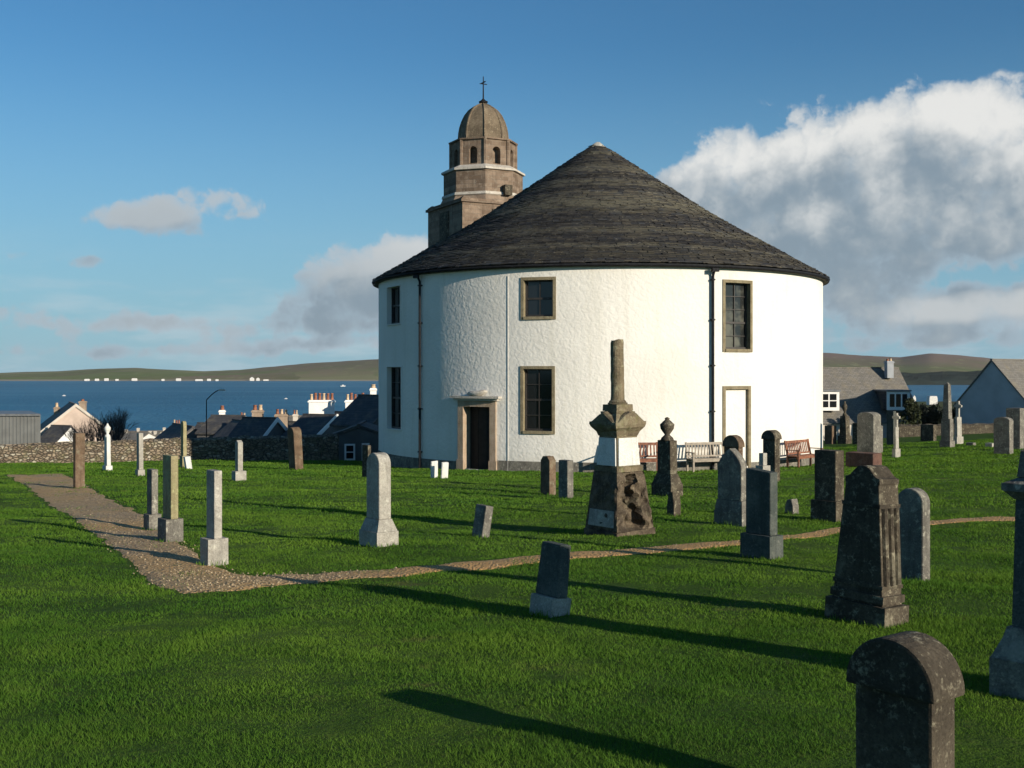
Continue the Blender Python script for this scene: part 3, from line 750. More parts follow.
# tower behind
TA = R(63); TY = 57.7; TC = Vector(((483.3 - CX) / F * TY, TY, 0))
TM = Matrix.Translation(TC - CC) @ Matrix.Rotation(-TA, 4, 'Z')
k_ = TY / F
def tz(py): return (HY - py) * k_
hs = 2.17
bm = bmesh.new(); frus(bm, -7, tz(210), hs, hs); frus(bm, tz(210), tz(207.5), hs + .10, hs + .10); frus(bm, tz(207.5), tz(206), hs + .02, hs + .02)
for i, j in ((-1, -1), (1, -1), (1, 1), (-1, 1)): frus(bm, tz(206), tz(204), .2, .2, .08, .08, c=(i * (hs - .2), j * (hs - .2)))
bm.transform(TM); tower = obj('tower', bm, 'tower_stone', church)
for f in (0, 1):
    bm = bmesh.new(); box(bm, -.55, .55, -hs - .05, -hs + .01, tz(258), tz(215)); box(bm, -.4, .4, -hs - .07, -hs - .045, tz(258), tz(217))
    bm.transform(TM @ Matrix.Rotation(f * math.pi / 2, 4, 'Z')); obj('louvre_panel', bm, 'sandstone_dark', tower)
def octa(bm, prof): lathe(bm, [(r / math.cos(math.pi / 8), z) for r, z in prof], 8, rot=math.pi / 8)
ap = 39.6 * k_ * math.cos(math.pi / 8)
bm = bmesh.new(); octa(bm, [(ap + .18, tz(206)), (ap + .02, tz(199.5)), (ap, tz(198)), (ap, tz(176)), (ap - .1, tz(175))]); bm.transform(TM)
obj('octagon_stage', bm, 'tower_stone', tower)
bm = bmesh.new(); octa(bm, [(ap + .05, tz(200.5)), (ap + .1, tz(199.8)), (ap + .07, tz(197.2)), (ap - .05, tz(197))]); octa(bm, [(ap - .2, tz(176)), (ap + .12, tz(175.5)), (ap + .12, tz(173.6)), (ap - .25, tz(169.8)), (ap - .5, tz(169.6))]); bm.transform(TM)
obj('string_course', bm, 'course_pale', tower)
ab = 32.4 * k_ * math.cos(math.pi / 8); rb_ = ab / math.cos(math.pi / 8)
# belfry: eight arched openings through a thick octagonal wall
bm = bmesh.new(); side = 2 * ab * math.tan(math.pi / 8); zlo, zhi = tz(170.5), tz(145)
aw = side * .17; zs = tz(168.5); zc = tz(156)
for k in range(8):
    MM = Matrix.Rotation(k * math.pi / 4, 4, 'Z')
    arch = [(-aw, zs)] + [(-aw * math.cos(q), zc + aw * math.sin(q)) for q in np.linspace(0, math.pi, 9)] + [(aw, zs)]
    for dep, sgn in ((ab, 1),):
        o_ = [Vector((x, -ab, z)) for x, z in arch]; i_ = [Vector((x, -ab + .38, z)) for x, z in arch]
        ov = [bm.verts.new(MM @ p) for p in o_]; iv = [bm.verts.new(MM @ p) for p in i_]
        for q in range(len(arch) - 1): bm.faces.new((ov[q], iv[q], iv[q + 1], ov[q + 1]))
        bl, br = bm.verts.new(MM @ Vector((-side / 2, -ab, zlo))), bm.verts.new(MM @ Vector((side / 2, -ab, zlo)))
        tl, tr_ = bm.verts.new(MM @ Vector((-side / 2, -ab, zhi))), bm.verts.new(MM @ Vector((side / 2, -ab, zhi)))
        mid = len(arch) // 2
        bm.faces.new([bl] + ov[:mid + 1] + [tl]); bm.faces.new([tr_] + ov[mid:] + [br]); bm.faces.new([tl, ov[mid], tr_]); bm.faces.new([bl, br, ov[-1], ov[0]])
    # pilaster on the corner
    c_ = MM @ Vector((side / 2, -ab, 0)); tube(bm, (c_.x, c_.y, zlo), (c_.x, c_.y, zhi), .09, .09, 6)
bmesh.ops.recalc_face_normals(bm, faces=bm.faces[:])
bm.transform(TM); obj('belfry', bm, 'tower_stone', tower)
bm = bmesh.new(); octa(bm, [(ab - .36, zlo), (ab - .36, zhi)]); bm.transform(TM); obj('belfry_core', bm, 'tower_stone', tower)
bm = bmesh.new(); octa(bm, [(ab - .2, tz(145.6)), (ab + .10, tz(145)), (ab + .12, tz(143.6)), (ab - .2, tz(142.8)), (ab - .4, tz(142.6))]); bm.transform(TM)
obj('cornice', bm, 'tower_stone', tower)
dw = 24.6 * k_
dp = [(1.0, 143.2), (1.0, 139), (.985, 134), (.94, 128), (.86, 122), (.74, 116), (.58, 111), (.38, 107.5), (.16, 104.8), (.05, 103.6)]
bm = bmesh.new(); octa(bm, [(r * dw * math.cos(math.pi / 8), tz(y)) for r, y in dp])
for k in range(8):
    f = math.pi / 8 + k * math.pi / 4
    for (r0, y0), (r1, y1) in zip(dp, dp[1:]):
        tube(bm, (r0 * dw * math.cos(f), r0 * dw * math.sin(f), tz(y0)), (r1 * dw * math.cos(f), r1 * dw * math.sin(f), tz(y1)), .05, .05, 5)
bm.transform(TM); obj('dome', bm, 'tower_dome', tower)
bm = bmesh.new(); lathe(bm, [(.10, tz(104)), (.22, tz(103)), (.24, tz(101.6)), (.12, tz(100.5)), (.06, tz(99))], 10)
tube(bm, (0, 0, tz(100)), (0, 0, tz(76.5)), .04, .022, 6); box(bm, -.25, .25, -.018, .018, tz(83), tz(82)); box(bm, -.018, .018, -.2, .2, tz(84.4), tz(83.6)); bm.transform(TM)
obj('weathervane', bm, 'black_iron', tower)
bm = bmesh.new(); M0 = Matrix.Translation((ap + .12, .35, tz(195.5))); obox(bm, M0, .45, .4, .5); bm.transform(TM); obj('small_block', bm, 'sandstone_dark', tower)  # small plain block on the side of the octagon stage

# ------------------------------------------------------------------ gravestones
GR = 'gravestones in the churchyard'
def outline(shape, w, h, top=1.0):
    """x,z outline of a slab, counter-clockwise seen from the front"""
    a = w / 2; b_ = a * top; P_ = [(-a, 0), (a, 0)]
    if shape == 'flat': P_ += [(b_, h), (-b_, h)]
    elif shape == 'slant': P_ += [(b_, h * .955), (-b_, h)]
    elif shape == 'round':
        rz = min(b_, h * .3); P_ += [(b_ * math.cos(q), h - rz + rz * math.sin(q)) for q in np.linspace(0, math.pi, 17)]
    elif shape == 'low_arch':
        rz = b_ * .45; P_ += [(b_ * math.cos(q), h - rz + rz * math.sin(q)) for q in np.linspace(0, math.pi, 15)]
    elif shape == 'gothic':
        rz = b_ * 1.3
        P_ += [(b_ * (1 - q ** 1.8), h - rz + rz * q) for q in np.linspace(0, 1, 9)] + [(-b_ * (1 - q ** 1.8), h - rz + rz * q) for q in np.linspace(1, 0, 9)[1:]]
    elif shape == 'chamfer': P_ += [(b_, h - b_ * .6), (b_ * .5, h), (-b_ * .5, h), (-b_, h - b_ * .6)]
    elif shape == 'point': P_ += [(b_, h - b_ * .7), (0, h), (-b_, h - b_ * .7)]
    elif shape == 'head':                                            # wide round head overhanging a narrower body
        hb = h - a * 1.12; i = a * .87
        P_ = [(-i, 0), (i, 0), (i, hb), (a, hb + .01), (a, hb + a * .12)] + [(a * math.cos(q), hb + a * .12 + a * math.sin(q)) for q in np.linspace(0, math.pi, 21)[1:-1]] + [(-a, hb + a * .12), (-a, hb + .01), (-i, hb)]
    elif shape == 'ogee':
        hb = b_ * .62; s_ = h - hb
        P_ += [(b_, s_ - .05), (b_ * 1.05, s_ - .04), (b_ * 1.05, s_)]
        P_ += [(b_ * x, s_ + hb * z) for x, z in ((.90, .05), (.76, .16), (.62, .40), (.46, .70), (.26, .92), (0, 1.0))]
        P_ += [(-b_ * x, s_ + hb * z) for x, z in ((.26, .92), (.46, .70), (.62, .40), (.76, .16), (.90, .05))]
        P_ += [(-b_ * 1.05, s_), (-b_ * 1.05, s_ - .04), (-b_, s_ - .05)]
    elif shape == 'eared':
        P_ += [(a * .92, h * .62), (a * 1.22, h * .66), (a * 1.22, h * .98), (a * .9, h), (-a * .9, h), (-a * 1.22, h * .98), (-a * 1.22, h * .66), (-a * .92, h * .62)]
    elif shape == 'rock': P_ += [(a * 1.0, h * .5), (a * .6, h), (-a * .5, h * .92), (-a * .95, h * .4)]
    return P_
def survey(b, yb, a):
    """near bottom corner, width along the shaded face and thickness along the lit face from the photo's columns"""
    xl, xc, xr = b; C = gpt(xc, yb)
    def wt_(xl, xc, xr):
        cx = (xc - CX) / F * C.y; kl = (xl - CX) / F; kr = (xr - CX) / F
        return (cx - kl * C.y) / (math.cos(a) + kl * math.sin(a)), (kr * C.y - cx) / (math.sin(a) - kr * math.cos(a))
    return C, wt_
STONES = []; TUFTS = []
def gravestone(label, b, yb, yt, shape, mat, s=None, ybt=None, a=52, tilt=(0, 0), top=1.0, finial=None, name='gravestone', cat='gravestone', pmat=None, mould=False, detail=False):
    a = R(a); C, wt_ = survey(b, yb, a); w0, t0 = wt_(*b); t0 = max(t0, .06)
    n1 = Vector((-math.sin(a), -math.cos(a), 0)); n2 = Vector((math.cos(a), -math.sin(a), 0))
    cen = C - n2 * w0 / 2 - n1 * t0 / 2; k = C.y / F
    root = empty(name, (cen.x, cen.y, C.z), -a, tilt)
    tag(root, label, cat, GR); H = (HY - yt) / F * cen.y - C.z; ext = -.25
    w1, t1 = (w0, t0) if s is None else wt_(*s)
    w1 = min(w1, w0); t1 = min(t1, t0)
    zb = 0 if ybt is None else (yb - ybt) * k
    if ybt is not None:
        bm = bmesh.new()
        if mould:
            frus(bm, ext, zb * .55, w0 / 2, t0 / 2); frus(bm, zb * .55 + .002, zb, w0 / 2 * .97, t0 / 2 * .93, w1 / 2 * 1.05, t1 / 2 * 1.08)
        else: frus(bm, ext, zb, w0 / 2, t0 / 2, w0 / 2 * .985, t0 / 2 * .985)
        bev(bm, min(.015, t0 * .08)); obj('plinth', bm, pmat or mat, root)
    fh = 0
    if finial: fh = finial[1] * k
    bm = bmesh.new(); ol = [(x, z + (zb if ybt is not None else 0)) for x, z in outline(shape, w1, H - zb - fh, top)]
    if ybt is None: ol[0] = (ol[0][0], ext); ol[1] = (ol[1][0], ext)
    if shape == 'head':                                               # head thicker than the body under it
        hd = bmesh.new(); zc_ = ol[2][1]; ii = ol[1][0]
        prism(hd, [(p[0], p[1]) for p in ol[3:-1]], -t1 / 2, t1 / 2); bmesh.ops.recalc_face_normals(hd, faces=hd.faces[:]); bev(hd, min(.014, t1 * .1)); obj('head', hd, mat, root)
        ol = [ol[0], ol[1], (ii, zc_ + .02), (-ii, zc_ + .02)]; t1 *= .74
    prism(bm, ol, -t1 / 2, t1 / 2); bmesh.ops.recalc_face_normals(bm, faces=bm.faces[:])
    bev(bm, min(.014, t1 * .12)); obj('slab', bm, mat, root)
    if detail:                                                        # mouldings round the edges, following the taper
        bm = bmesh.new(); hh = H - zb; tw = lambda z: w1 / 2 * (1 + (top - 1) * min(1, (z - zb) / (hh * .87))); zz = zb + hh * .70
        for z, hgt, pr in ((zb + .02, .06, .022), (zb + .13, .03, .012), (zz, .03, .010),): frus(bm, z, z + hgt, tw(z) + pr * .7, t1 / 2 + pr * .7)
        for i in (-1, 1):
            for j in (-1, 0, 1): tube(bm, (i * (tw(zb + .16) + .004), j * t1 * .3, zb + .16), (i * (tw(zz) + .004), j * t1 * .3, zz), t1 * .11, t1 * .11, 8)
        obj('moulding', bm, 'sandstone_dark', root)
    if finial:
        bm = bmesh.new(); z0 = H - fh - .01; r = finial[2] * k; kind = finial[0]
        if kind == 'urn': lathe(bm, [(r * .95, z0), (r * .8, z0 + fh * .12), (r * .35, z0 + fh * .25), (r * .9, z0 + fh * .5), (r, z0 + fh * .68), (r * .55, z0 + fh * .82), (r * .3, z0 + fh * .88), (r * .35, z0 + fh * .95), (.004, z0 + fh)], 14)
        elif kind == 'needle': frus(bm, z0, H - r * .8, r, r, r * .7, r * .7); frus(bm, H - r * .8 + .001, H, r * .7, r * .7, .004, .004)
        elif kind == 'cross':
            frus(bm, z0, H, r * .34, r * .3); zc_ = z0 + fh * .62; frus(bm, zc_, zc_ + r * .6, r, r * .28)
            lathe_bm = bmesh.ops.create_cone(bm, segments=16, radius1=r * .72, radius2=r * .72, depth=r * .4, cap_ends=True, matrix=Matrix.Translation((0, 0, zc_ + r * .3)) @ Matrix.Rotation(R(90), 4, 'X'))
        elif kind == 'tiers': frus(bm, z0, z0 + fh * .35, r * 1.5, r * 1.5, r * 1.1, r * 1.1); frus(bm, z0 + fh * .351, H, r, r, r * .8, r * .8)
        obj({'urn': 'urn', 'needle': 'shaft', 'cross': 'cross', 'tiers': 'cap'}[kind], bm, mat, root, kind == 'urn')
    TUFTS.append((cen, a, w0, t0)); STONES.append((round(w0, 2), round(t0, 2), round(H, 2), round(C.y, 1), label))
    return root

# left group
gravestone('brown sandstone gravestone standing alone beside the top of the gravel path', (73, 75.5, 85), 489, 433, 'eared', 'sandstone_brown', a=38)
gravestone('slender white gravestone with urn in front of the rubble wall', (102.5, 106, 112.5), 471, 423, 'flat', 'marble', s=(104, 107, 111), ybt=466, top=.8, finial=('urn', 14, 3.2))
gravestone('pale tall pillar stone on square foot, right of the slender white urn stone', (135, 138, 145), 476, 433, 'flat', 'granite_pale', s=(136, 138.5, 143), ybt=470, top=.9)
gravestone('yellow lichened round-topped stone at the end of the sunlit rubble wall', (179.5, 182.5, 188), 468, 421, 'round', 'stone_yellow', s=(180.5, 183, 186.5), ybt=456)
gravestone('small white slab leaning beside the yellow lichened stone', (185, 187, 192.5), 469.5, 456, 'slant', 'marble', tilt=(R(-9), 0), a=45)
gravestone('shortest and darkest of the three pillar stones at the gravel path edge', (143.5, 149, 161.5), 531, 469, 'flat', 'granite_grey', s=(149, 154, 160.5), ybt=515)
gravestone('tallest of the three pillar stones at the gravel path edge, on a thick square plinth', (157.5, 166, 183.5), 543, 455, 'flat', 'stone_yellow', s=(163, 171.5, 179), ybt=520, pmat='granite_grey')
gravestone('grey pillar stone on a big square plinth, nearest of the three at the path edge', (200, 208, 228.5), 567, 470, 'flat', 'granite_pale', s=(205, 213.5, 221.5), ybt=540)
gravestone('narrow pointed pale stone on plinth before the dark shaded wall', (231.5, 235.5, 246.5), 481.5, 440, 'point', 'granite_pale', s=(234.5, 237.5, 242.5), ybt=471.5)
gravestone('leaning brown round-shouldered stone before the dark shaded wall and brown chimney', (289, 295.5, 303.5), 469.5, 427, 'round', 'sandstone_brown', tilt=(R(-3), R(0)), a=48)
gravestone('tall grey round-headed stone on plinth alone on the lawn left of the church door', (359, 377, 398.5), 548, 452.5, 'round', 'granite_pale', s=(367, 380, 392), ybt=521, a=50, mould=True)
gravestone('dark upright stone close to the left edge of the church', (362, 368, 371), 478, 445, 'flat', 'sandstone_dark')
gravestone('small white block stone nearest the downpipe left of the church door', (430.5, 432, 438), 478.5, 461, 'flat', 'marble', a=30)
gravestone('small white block stone between the church door and its white twin', (440.5, 442, 448), 479, 462, 'slant', 'marble', tilt=(R(3), 0), a=30)
gravestone('small grey headstone leaning to the right on the open lawn', (471.5, 482, 489.5), 538, 505, 'flat', 'granite_grey', tilt=(R(8), R(-4)), a=50)
gravestone('brown chamfered headstone below the lower church window', (540.5, 549.5, 556), 495.5, 456, 'chamfer', 'sandstone_brown')
gravestone('plain grey headstone beside the brown chamfered one', (558.5, 567.5, 573.5), 499, 460, 'flat', 'granite_grey')
gravestone('dark square-topped headstone tilting on its plinth in the lawn before the path', (529, 551, 570), 617, 543, 'flat', 'slate_green', s=(533, 555, 566), ybt=600, tilt=(R(6), R(-3)), a=50, top=.86, pmat='granite_pale')
# middle right
gravestone('dark urn-topped pedestal stone with stepped shoulders right of the broken column', (651.5, 671, 683), 497, 416.5, 'flat', 'sandstone_dark', s=(657.5, 671, 678), ybt=475, top=.95, mould=True, finial=('urn', 24, 7.5))
gravestone('little dark stone with curved edge in front of the urn-topped pedestal', (666.5, 674, 681), 516.5, 491, 'rock', 'sandstone_dark')
gravestone('brown disc-headed stone half hidden behind a rounded grey headstone', (722, 739, 745), 515, 435, 'head', 'sandstone_brown')
gravestone('rounded grey headstone standing before the brown disc-headed stone', (714, 742, 751), 527, 448, 'gothic', 'granite_grey', s=(719, 743, 749), ybt=502, mould=True, a=49)
gravestone('smooth dark green flat-topped headstone with pale edge right on the path side', (740, 770, 783.5), 560, 468.5, 'slant', 'slate_green', s=(747.5, 772.5, 780), ybt=537)
gravestone('small white stepped stone behind the smooth dark green headstone', (755.5, 763, 770.5), 492, 453, 'flat', 'granite_pale', s=(759.5, 764, 768), ybt=466)
gravestone('narrow round-capped dark stone left of the wooden bench', (761, 775, 782), 482, 430, 'head', 'sandstone_dark', a=50)
gravestone('small low dark boulder marker on the lawn below the wooden bench', (784.5, 793, 799), 514, 498.5, 'rock', 'granite_grey')
gravestone('broad flat dark headstone with speckled pale edge near the right church edge', (810.5, 836, 848), 523, 450, 'flat', 'sandstone_dark', s=(817, 838.5, 847), ybt=502, a=49)
gravestone('big ornate dark headstone with peaked ogee top and fluted edge', (824, 884.5, 909), 629, 465, 'ogee', 'sandstone_dark', s=(835, 885.5, 905), ybt=609, detail=True, a=53, top=.66, tilt=(R(2.5), 0))
gravestone('slim round-topped dark stone behind the ornate ogee headstone', (896, 923, 930.5), 582, 488, 'round', 'granite_grey', a=48)
gravestone('round-headed dark stone cut by the bottom of the picture, nearest of all', (845, 934, 966), 838, 635, 'head', 'sandstone_dark', a=53)
# right background
gravestone('pale round-topped headstone on red base, beyond the broad dark headstone', (857, 873.5, 881), 462, 412, 'low_arch', 'granite_grey', a=49)
gravestone('low red granite kerb block under the pale round-topped headstone', (845.5, 873, 882), 468, 452.5, 'flat', 'granite_red', a=49)
gravestone('dark pinnacled stone standing before the dormered house', (837.5, 846, 852), 444, 401, 'flat', 'sandstone_dark', s=(839, 846, 850), ybt=436, top=.75, finial=('urn', 15, 2.6))
gravestone('squat brown stone hard by the right edge of the church', (824.5, 832, 836.5), 444, 425.5, 'flat', 'sandstone_brown')
gravestone('dark stone tucked left of the pale round-topped headstone', (852.5, 857.5, 860.5), 444, 423, 'flat', 'sandstone_dark')
gravestone('thin stone with one bright edge right of the pale round-topped headstone', (877, 879.8, 883), 453, 425.5, 'low_arch', 'granite_grey')
gravestone('wide dark upright stone under the right white dormer', (886.5, 893.5, 896), 445, 411, 'flat', 'slate_green')
gravestone('slender stone with urn and bright edge, in front of the wide dark stone', (892, 895.5, 900.5), 458, 413, 'flat', 'granite_pale', s=(893.5, 895.8, 899), ybt=449, top=.8, finial=('cross', 14, 4))
gravestone('low dark broad stone left of the needle obelisk', (920.5, 933.5, 936.5), 441, 424.5, 'flat', 'sandstone_dark')
gravestone('tall needle obelisk on pedestal at the far side of the lawn', (939.5, 950, 955), 447.5, 382, 'flat', 'granite_grey', s=(941, 950, 953.5), ybt=441, finial=('needle', 37, 3.4), name='obelisk', cat='obelisk')
gravestone('pale cross-topped stone just right of the needle obelisk', (952.5, 957, 963.5), 444.5, 401, 'flat', 'granite_pale', s=(954, 957.5, 962), ybt=437, top=.75, finial=('cross', 16, 4))
gravestone('plain dark upright headstone before the blue-grey gable, right of the obelisk', (993.5, 1009.5, 1013.5), 454.5, 417, 'low_arch', 'granite_grey', a=49)
gravestone('tall block stone at the right picture border behind the ledged monument', (1006, 1020, 1027), 449, 408, 'flat', 'granite_grey', a=49)
gravestone('low slab lying in the far grass beside the obelisk', (966, 973, 976), 446, 442.5, 'flat', 'granite_grey')
gravestone('low pale slab lying in the far grass before the blue-grey gable', (985, 992, 996), 447, 443, 'flat', 'granite_pale')

# ornate monument cut by the right border, casting the long shadow over the lawn
a = R(50); C = gpt(1084, 712); n1 = Vector((-math.sin(a), -math.cos(a), 0)); n2 = Vector((math.cos(a), -math.sin(a), 0))
cen = C - n2 * .26 - n1 * .26
mon = tag(empty('pedestal_monument', (cen.x, cen.y, C.z), -a), 'dark pedestal monument with ledged cap at the right border of the picture', 'monument', GR)
k = C.y / F
bm = bmesh.new(); frus(bm, -.25, .20, .27, .27); frus(bm, .201, .32, .265, .265, .215, .215); frus(bm, .321, .38, .215, .215, .20, .20); bev(bm, .012); obj('plinth', bm, 'granite_grey', mon)
bm = bmesh.new(); frus(bm, .382, 1.12, .18, .18, .165, .165); bev(bm, .01); obj('shaft', bm, 'slate_green', mon)
bm = bmesh.new(); frus(bm, 1.121, 1.17, .17, .17, .215, .215); frus(bm, 1.171, 1.215, .222, .222); frus(bm, 1.216, 1.25, .215, .215, .15, .15); bev(bm, .008); obj('cap', bm, 'granite_grey', mon)
bm = bmesh.new(); frus(bm, 1.251, 1.40, .16, .16, .145, .145); frus(bm, 1.401, 1.45, .15, .15, .08, .08); bev(bm, .01); obj('block', bm, 'granite_grey', mon)
bm = bmesh.new(); lathe(bm, [(.07, 1.451), (.045, 1.49), (.10, 1.58), (.115, 1.66), (.07, 1.73), (.04, 1.76), (.045, 1.80), (.004, 1.85)], 16); obj('urn', bm, 'granite_grey', mon, True)  # out of view, added on top to lengthen the monument's cast shadow

# broken-column monument before the church
a = R(54); bx = (583, 617, 654); C, wt_ = survey(bx, 537, a); w0, t0 = wt_(*bx); hw = (w0 + t0) / 4
n1 = Vector((-math.sin(a), -math.cos(a), 0)); n2 = Vector((math.cos(a), -math.sin(a), 0)); cen = C - n2 * hw - n1 * hw; k = C.y / F
mon = tag(empty('broken_column_monument', (cen.x, cen.y, C.z), -a, (R(-.7), 0)), 'tall weathered monument with broken column, flared cap and white panels before the church', 'monument', GR)
def mz(y): return (HY - y) / F * (cen.y - .1) - C.z
sc = hw / 35.5                                                         # metres of half width per px of half the pictured width
bm = bmesh.new(); frus(bm, -.25, mz(529), hw, hw)
bev(bm, .02); rough(bm, .02, 7); obj('plinth', bm, 'stone_crumbling', mon)
bm = bmesh.new(); n_ = 30; h0, h1 = hw * .965, hw * .70; z0, z1 = mz(529) + .002, mz(471.5)
for f in range(4):
    MM = Matrix.Rotation(f * math.pi / 2, 4, 'Z'); g_ = []
    for j in range(n_ + 1):
        q = j / n_; hh = h0 + (h1 - h0) * q; row = []
        for i in range(n_ + 1):
            u = i / n_ * 2 - 1; inset = 0
            if f == 1: inset = .55 * hw * max(0, 1 - (abs(u + .06 - .12 * math.sin(q * 7) - .06 * math.sin(q * 23)) / (.46 - .10 * q)) ** 6) * sst(0, .05, q) * (1 - sst(.90, .97, q)) - .10 * hw * math.exp(-((u - .72) / .22) ** 2) * (sst(.55, .7, q) * (1 - sst(.9, .99, q)) + .7 * sst(.02, .1, q) * (1 - sst(.2, .34, q)))
            p = Vector((u * hh, -hh + inset, z0 + (z1 - z0) * q)); p += Vector((mnoise.noise(p * 9), mnoise.noise(p * 9 + Vector((4, 4, 4))), 0)) * .03 * (1 if 0 < i < n_ else 0) * (2.5 if f == 1 else 1)
            row.append(bm.verts.new(MM @ p))
        g_.append(row)
    for j in range(n_):
        for i in range(n_): bm.faces.new((g_[j][i], g_[j][i + 1], g_[j + 1][i + 1], g_[j + 1][i]))
bmesh.ops.remove_doubles(bm, verts=bm.verts[:], dist=.002)
obj('lower_die', bm, 'stone_crumbling', mon)
u0, u1 = hw * .60, hw * .53; z0, z1 = mz(471.5) + .003, mz(435.5)
bm = bmesh.new(); frus(bm, z0, z0 + .07, u0 * 1.12, u0 * 1.12); frus(bm, z0 + .071, z1, u0, u0, u1, u1); bev(bm, .012); obj('die', bm, 'stone_mossy', mon)
for f in range(4):
    MM = Matrix.Rotation(f * math.pi / 2, 4, 'Z'); bm = bmesh.new(); b0, b1 = u0 * .93, u1 * .92; s0 = u0 + .008; s1 = u1 + .010
    hexa(bm, [MM @ Vector(p) for p in ((-b0, -s0 - .012, z0 + .09), (b0, -s0 - .012, z0 + .09), (b0, -s0 + .02, z0 + .09), (-b0, -s0 + .02, z0 + .09))],
         [MM @ Vector(p) for p in ((-b1, -s1 - .012, z1 - .03), (b1, -s1 - .012, z1 - .03), (b1, -s1 + .02, z1 - .03), (-b1, -s1 + .02, z1 - .03))])
    obj('marble_panel', bm, 'marble', mon)
bm = bmesh.new(); lo_ = hw * .955; hexa(bm, [(-lo_ * .8, -lo_ - .01, mz(525)), (lo_ * .8, -lo_ - .01, mz(525)), (lo_ * .8, -lo_ + .1, mz(525)), (-lo_ * .8, -lo_ + .1, mz(525))],
     [(-lo_ * .76, -hw * .875 - .012, mz(509)), (lo_ * .76, -hw * .875 - .012, mz(509)), (lo_ * .76, -hw * .8, mz(509)), (-lo_ * .76, -hw * .8, mz(509))]); obj('inscription_panel', bm, 'granite_pale', mon)
bm = bmesh.new()
st_ = [(435.4, .56), (431, .62), (427, .76), (424, .80), (421.5, .80)]
for (ya, ra), (yb_, rb2) in zip(st_, st_[1:]): frus(bm, mz(ya) + .0005, mz(yb_), hw * ra, hw * ra, hw * rb2, hw * rb2)
frus(bm, mz(421.4), mz(414), hw * .74, hw * .74, hw * .52, hw * .52); frus(bm, mz(413.9), mz(411), hw * .48, hw * .48)
for f in range(4):                                                     # pediment swelling in the middle of each side
    MM = Matrix.Rotation(f * math.pi / 2, 4, 'Z'); b2 = bmesh.new()
    prism(b2, [(-hw * .8, mz(424)), (hw * .8, mz(424)), (hw * .3, mz(415)), (0, mz(411)), (-hw * .3, mz(415))], -hw * .79, -hw * .55)
    b2.transform(MM); me_ = bpy.data.meshes.new('tmp'); b2.to_mesh(me_); b2.free(); bm.from_mesh(me_); bpy.data.meshes.remove(me_)
bev(bm, .012, 1); rough(bm, .018, 8); obj('cornice', bm, 'stone_mossy', mon)
bm = bmesh.new(); frus(bm, mz(411) + .001, mz(404.5), hw * .43, hw * .43, hw * .42, hw * .42); bev(bm, .012); obj('column_base', bm, 'stone_mossy', mon)
cr = 6.9 * k; bm = bmesh.new()
prof = [(cr * 1.45, mz(404.4)), (cr * 1.5, mz(403.4)), (cr * 1.25, mz(402.4)), (cr * 1.3, mz(401.6)), (cr * 1.04, mz(400))] + [(cr * (1.03 - .08 * q), mz(400 - 62 * q)) for q in np.linspace(.1, 1, 12)]
lathe(bm, prof, 24); rough(bm, .008, 12)
ztop = max(v.co.z for v in bm.verts)
for v in bm.verts:
    if v.co.z > ztop - .03: v.co.z += v.co.x * .25 - .04 + .03 * mnoise.noise(v.co * 30)
obj('broken_column', bm, 'stone_mossy', mon, False)

# ------------------------------------------------------------------ benches against the church
def make_bench(loc, rz, label, wood, L=1.7):
    r_ = tag(empty('bench', loc, rz), label, 'bench', 'wooden benches along the church wall')
    bm = bmesh.new()
    for i in range(5): box(bm, -L / 2, L / 2, -.46 + i * .095, -.46 + i * .095 + .075, .42, .445)
    box(bm, -L / 2, L / 2, -.45, -.42, .34, .418); box(bm, -L / 2, L / 2, -.05, -.02, .34, .418); obj('seat', bm, wood, r_)
    bm = bmesh.new(); tl = Matrix.Translation((0, -.03, .44)) @ Matrix.Rotation(R(-12), 4, 'X')
    obox(bm, tl @ Matrix.Translation((0, 0, .50)), L - .1, .035, .09); obox(bm, tl @ Matrix.Translation((0, 0, .07)), L - .1, .035, .06)
    n = 13
    for i in range(n): obox(bm, tl @ Matrix.Translation((-L / 2 + .14 + (L - .28) * i / (n - 1), 0, .28)), .05, .02, .36)
    obj('backrest', bm, wood, r_)
    for s in (-1, 1):
        x = s * (L / 2 - .04)
        bm = bmesh.new(); box(bm, x - .03, x + .03, -.50, -.44, -.08, .64); obj('leg', bm, wood, r_)
        bm = bmesh.new(); box(bm, x - .03, x + .03, -.06, 0, -.08, .45); obox(bm, tl @ Matrix.Translation((x, 0, .28)), .06, .045, .56); obj('leg', bm, wood, r_)
        bm = bmesh.new(); obox(bm, Matrix.Translation((x, -.24, .655)), .07, .60, .03); obj('armrest', bm, wood, r_)
def wall_bench(px, label, wood, gap=.35):
    f, _ = cyl(px); p = cp(f, RW + gap, 0) + CC; z = min(gh(p.x, p.y), gh(p.x + .3, p.y))
    make_bench((p.x, p.y, gh(p.x, p.y) + .02), f, label, wood)
wall_bench(632, 'wooden bench showing its slatted end right of the broken column monument', 'bench_wood')
wall_bench(703, 'bleached pale slatted bench between the downpipe and the urn-topped stone', 'bench_wood_bleached')
wall_bench(790, 'red-brown slatted bench by the right end of the church wall', 'bench_wood')

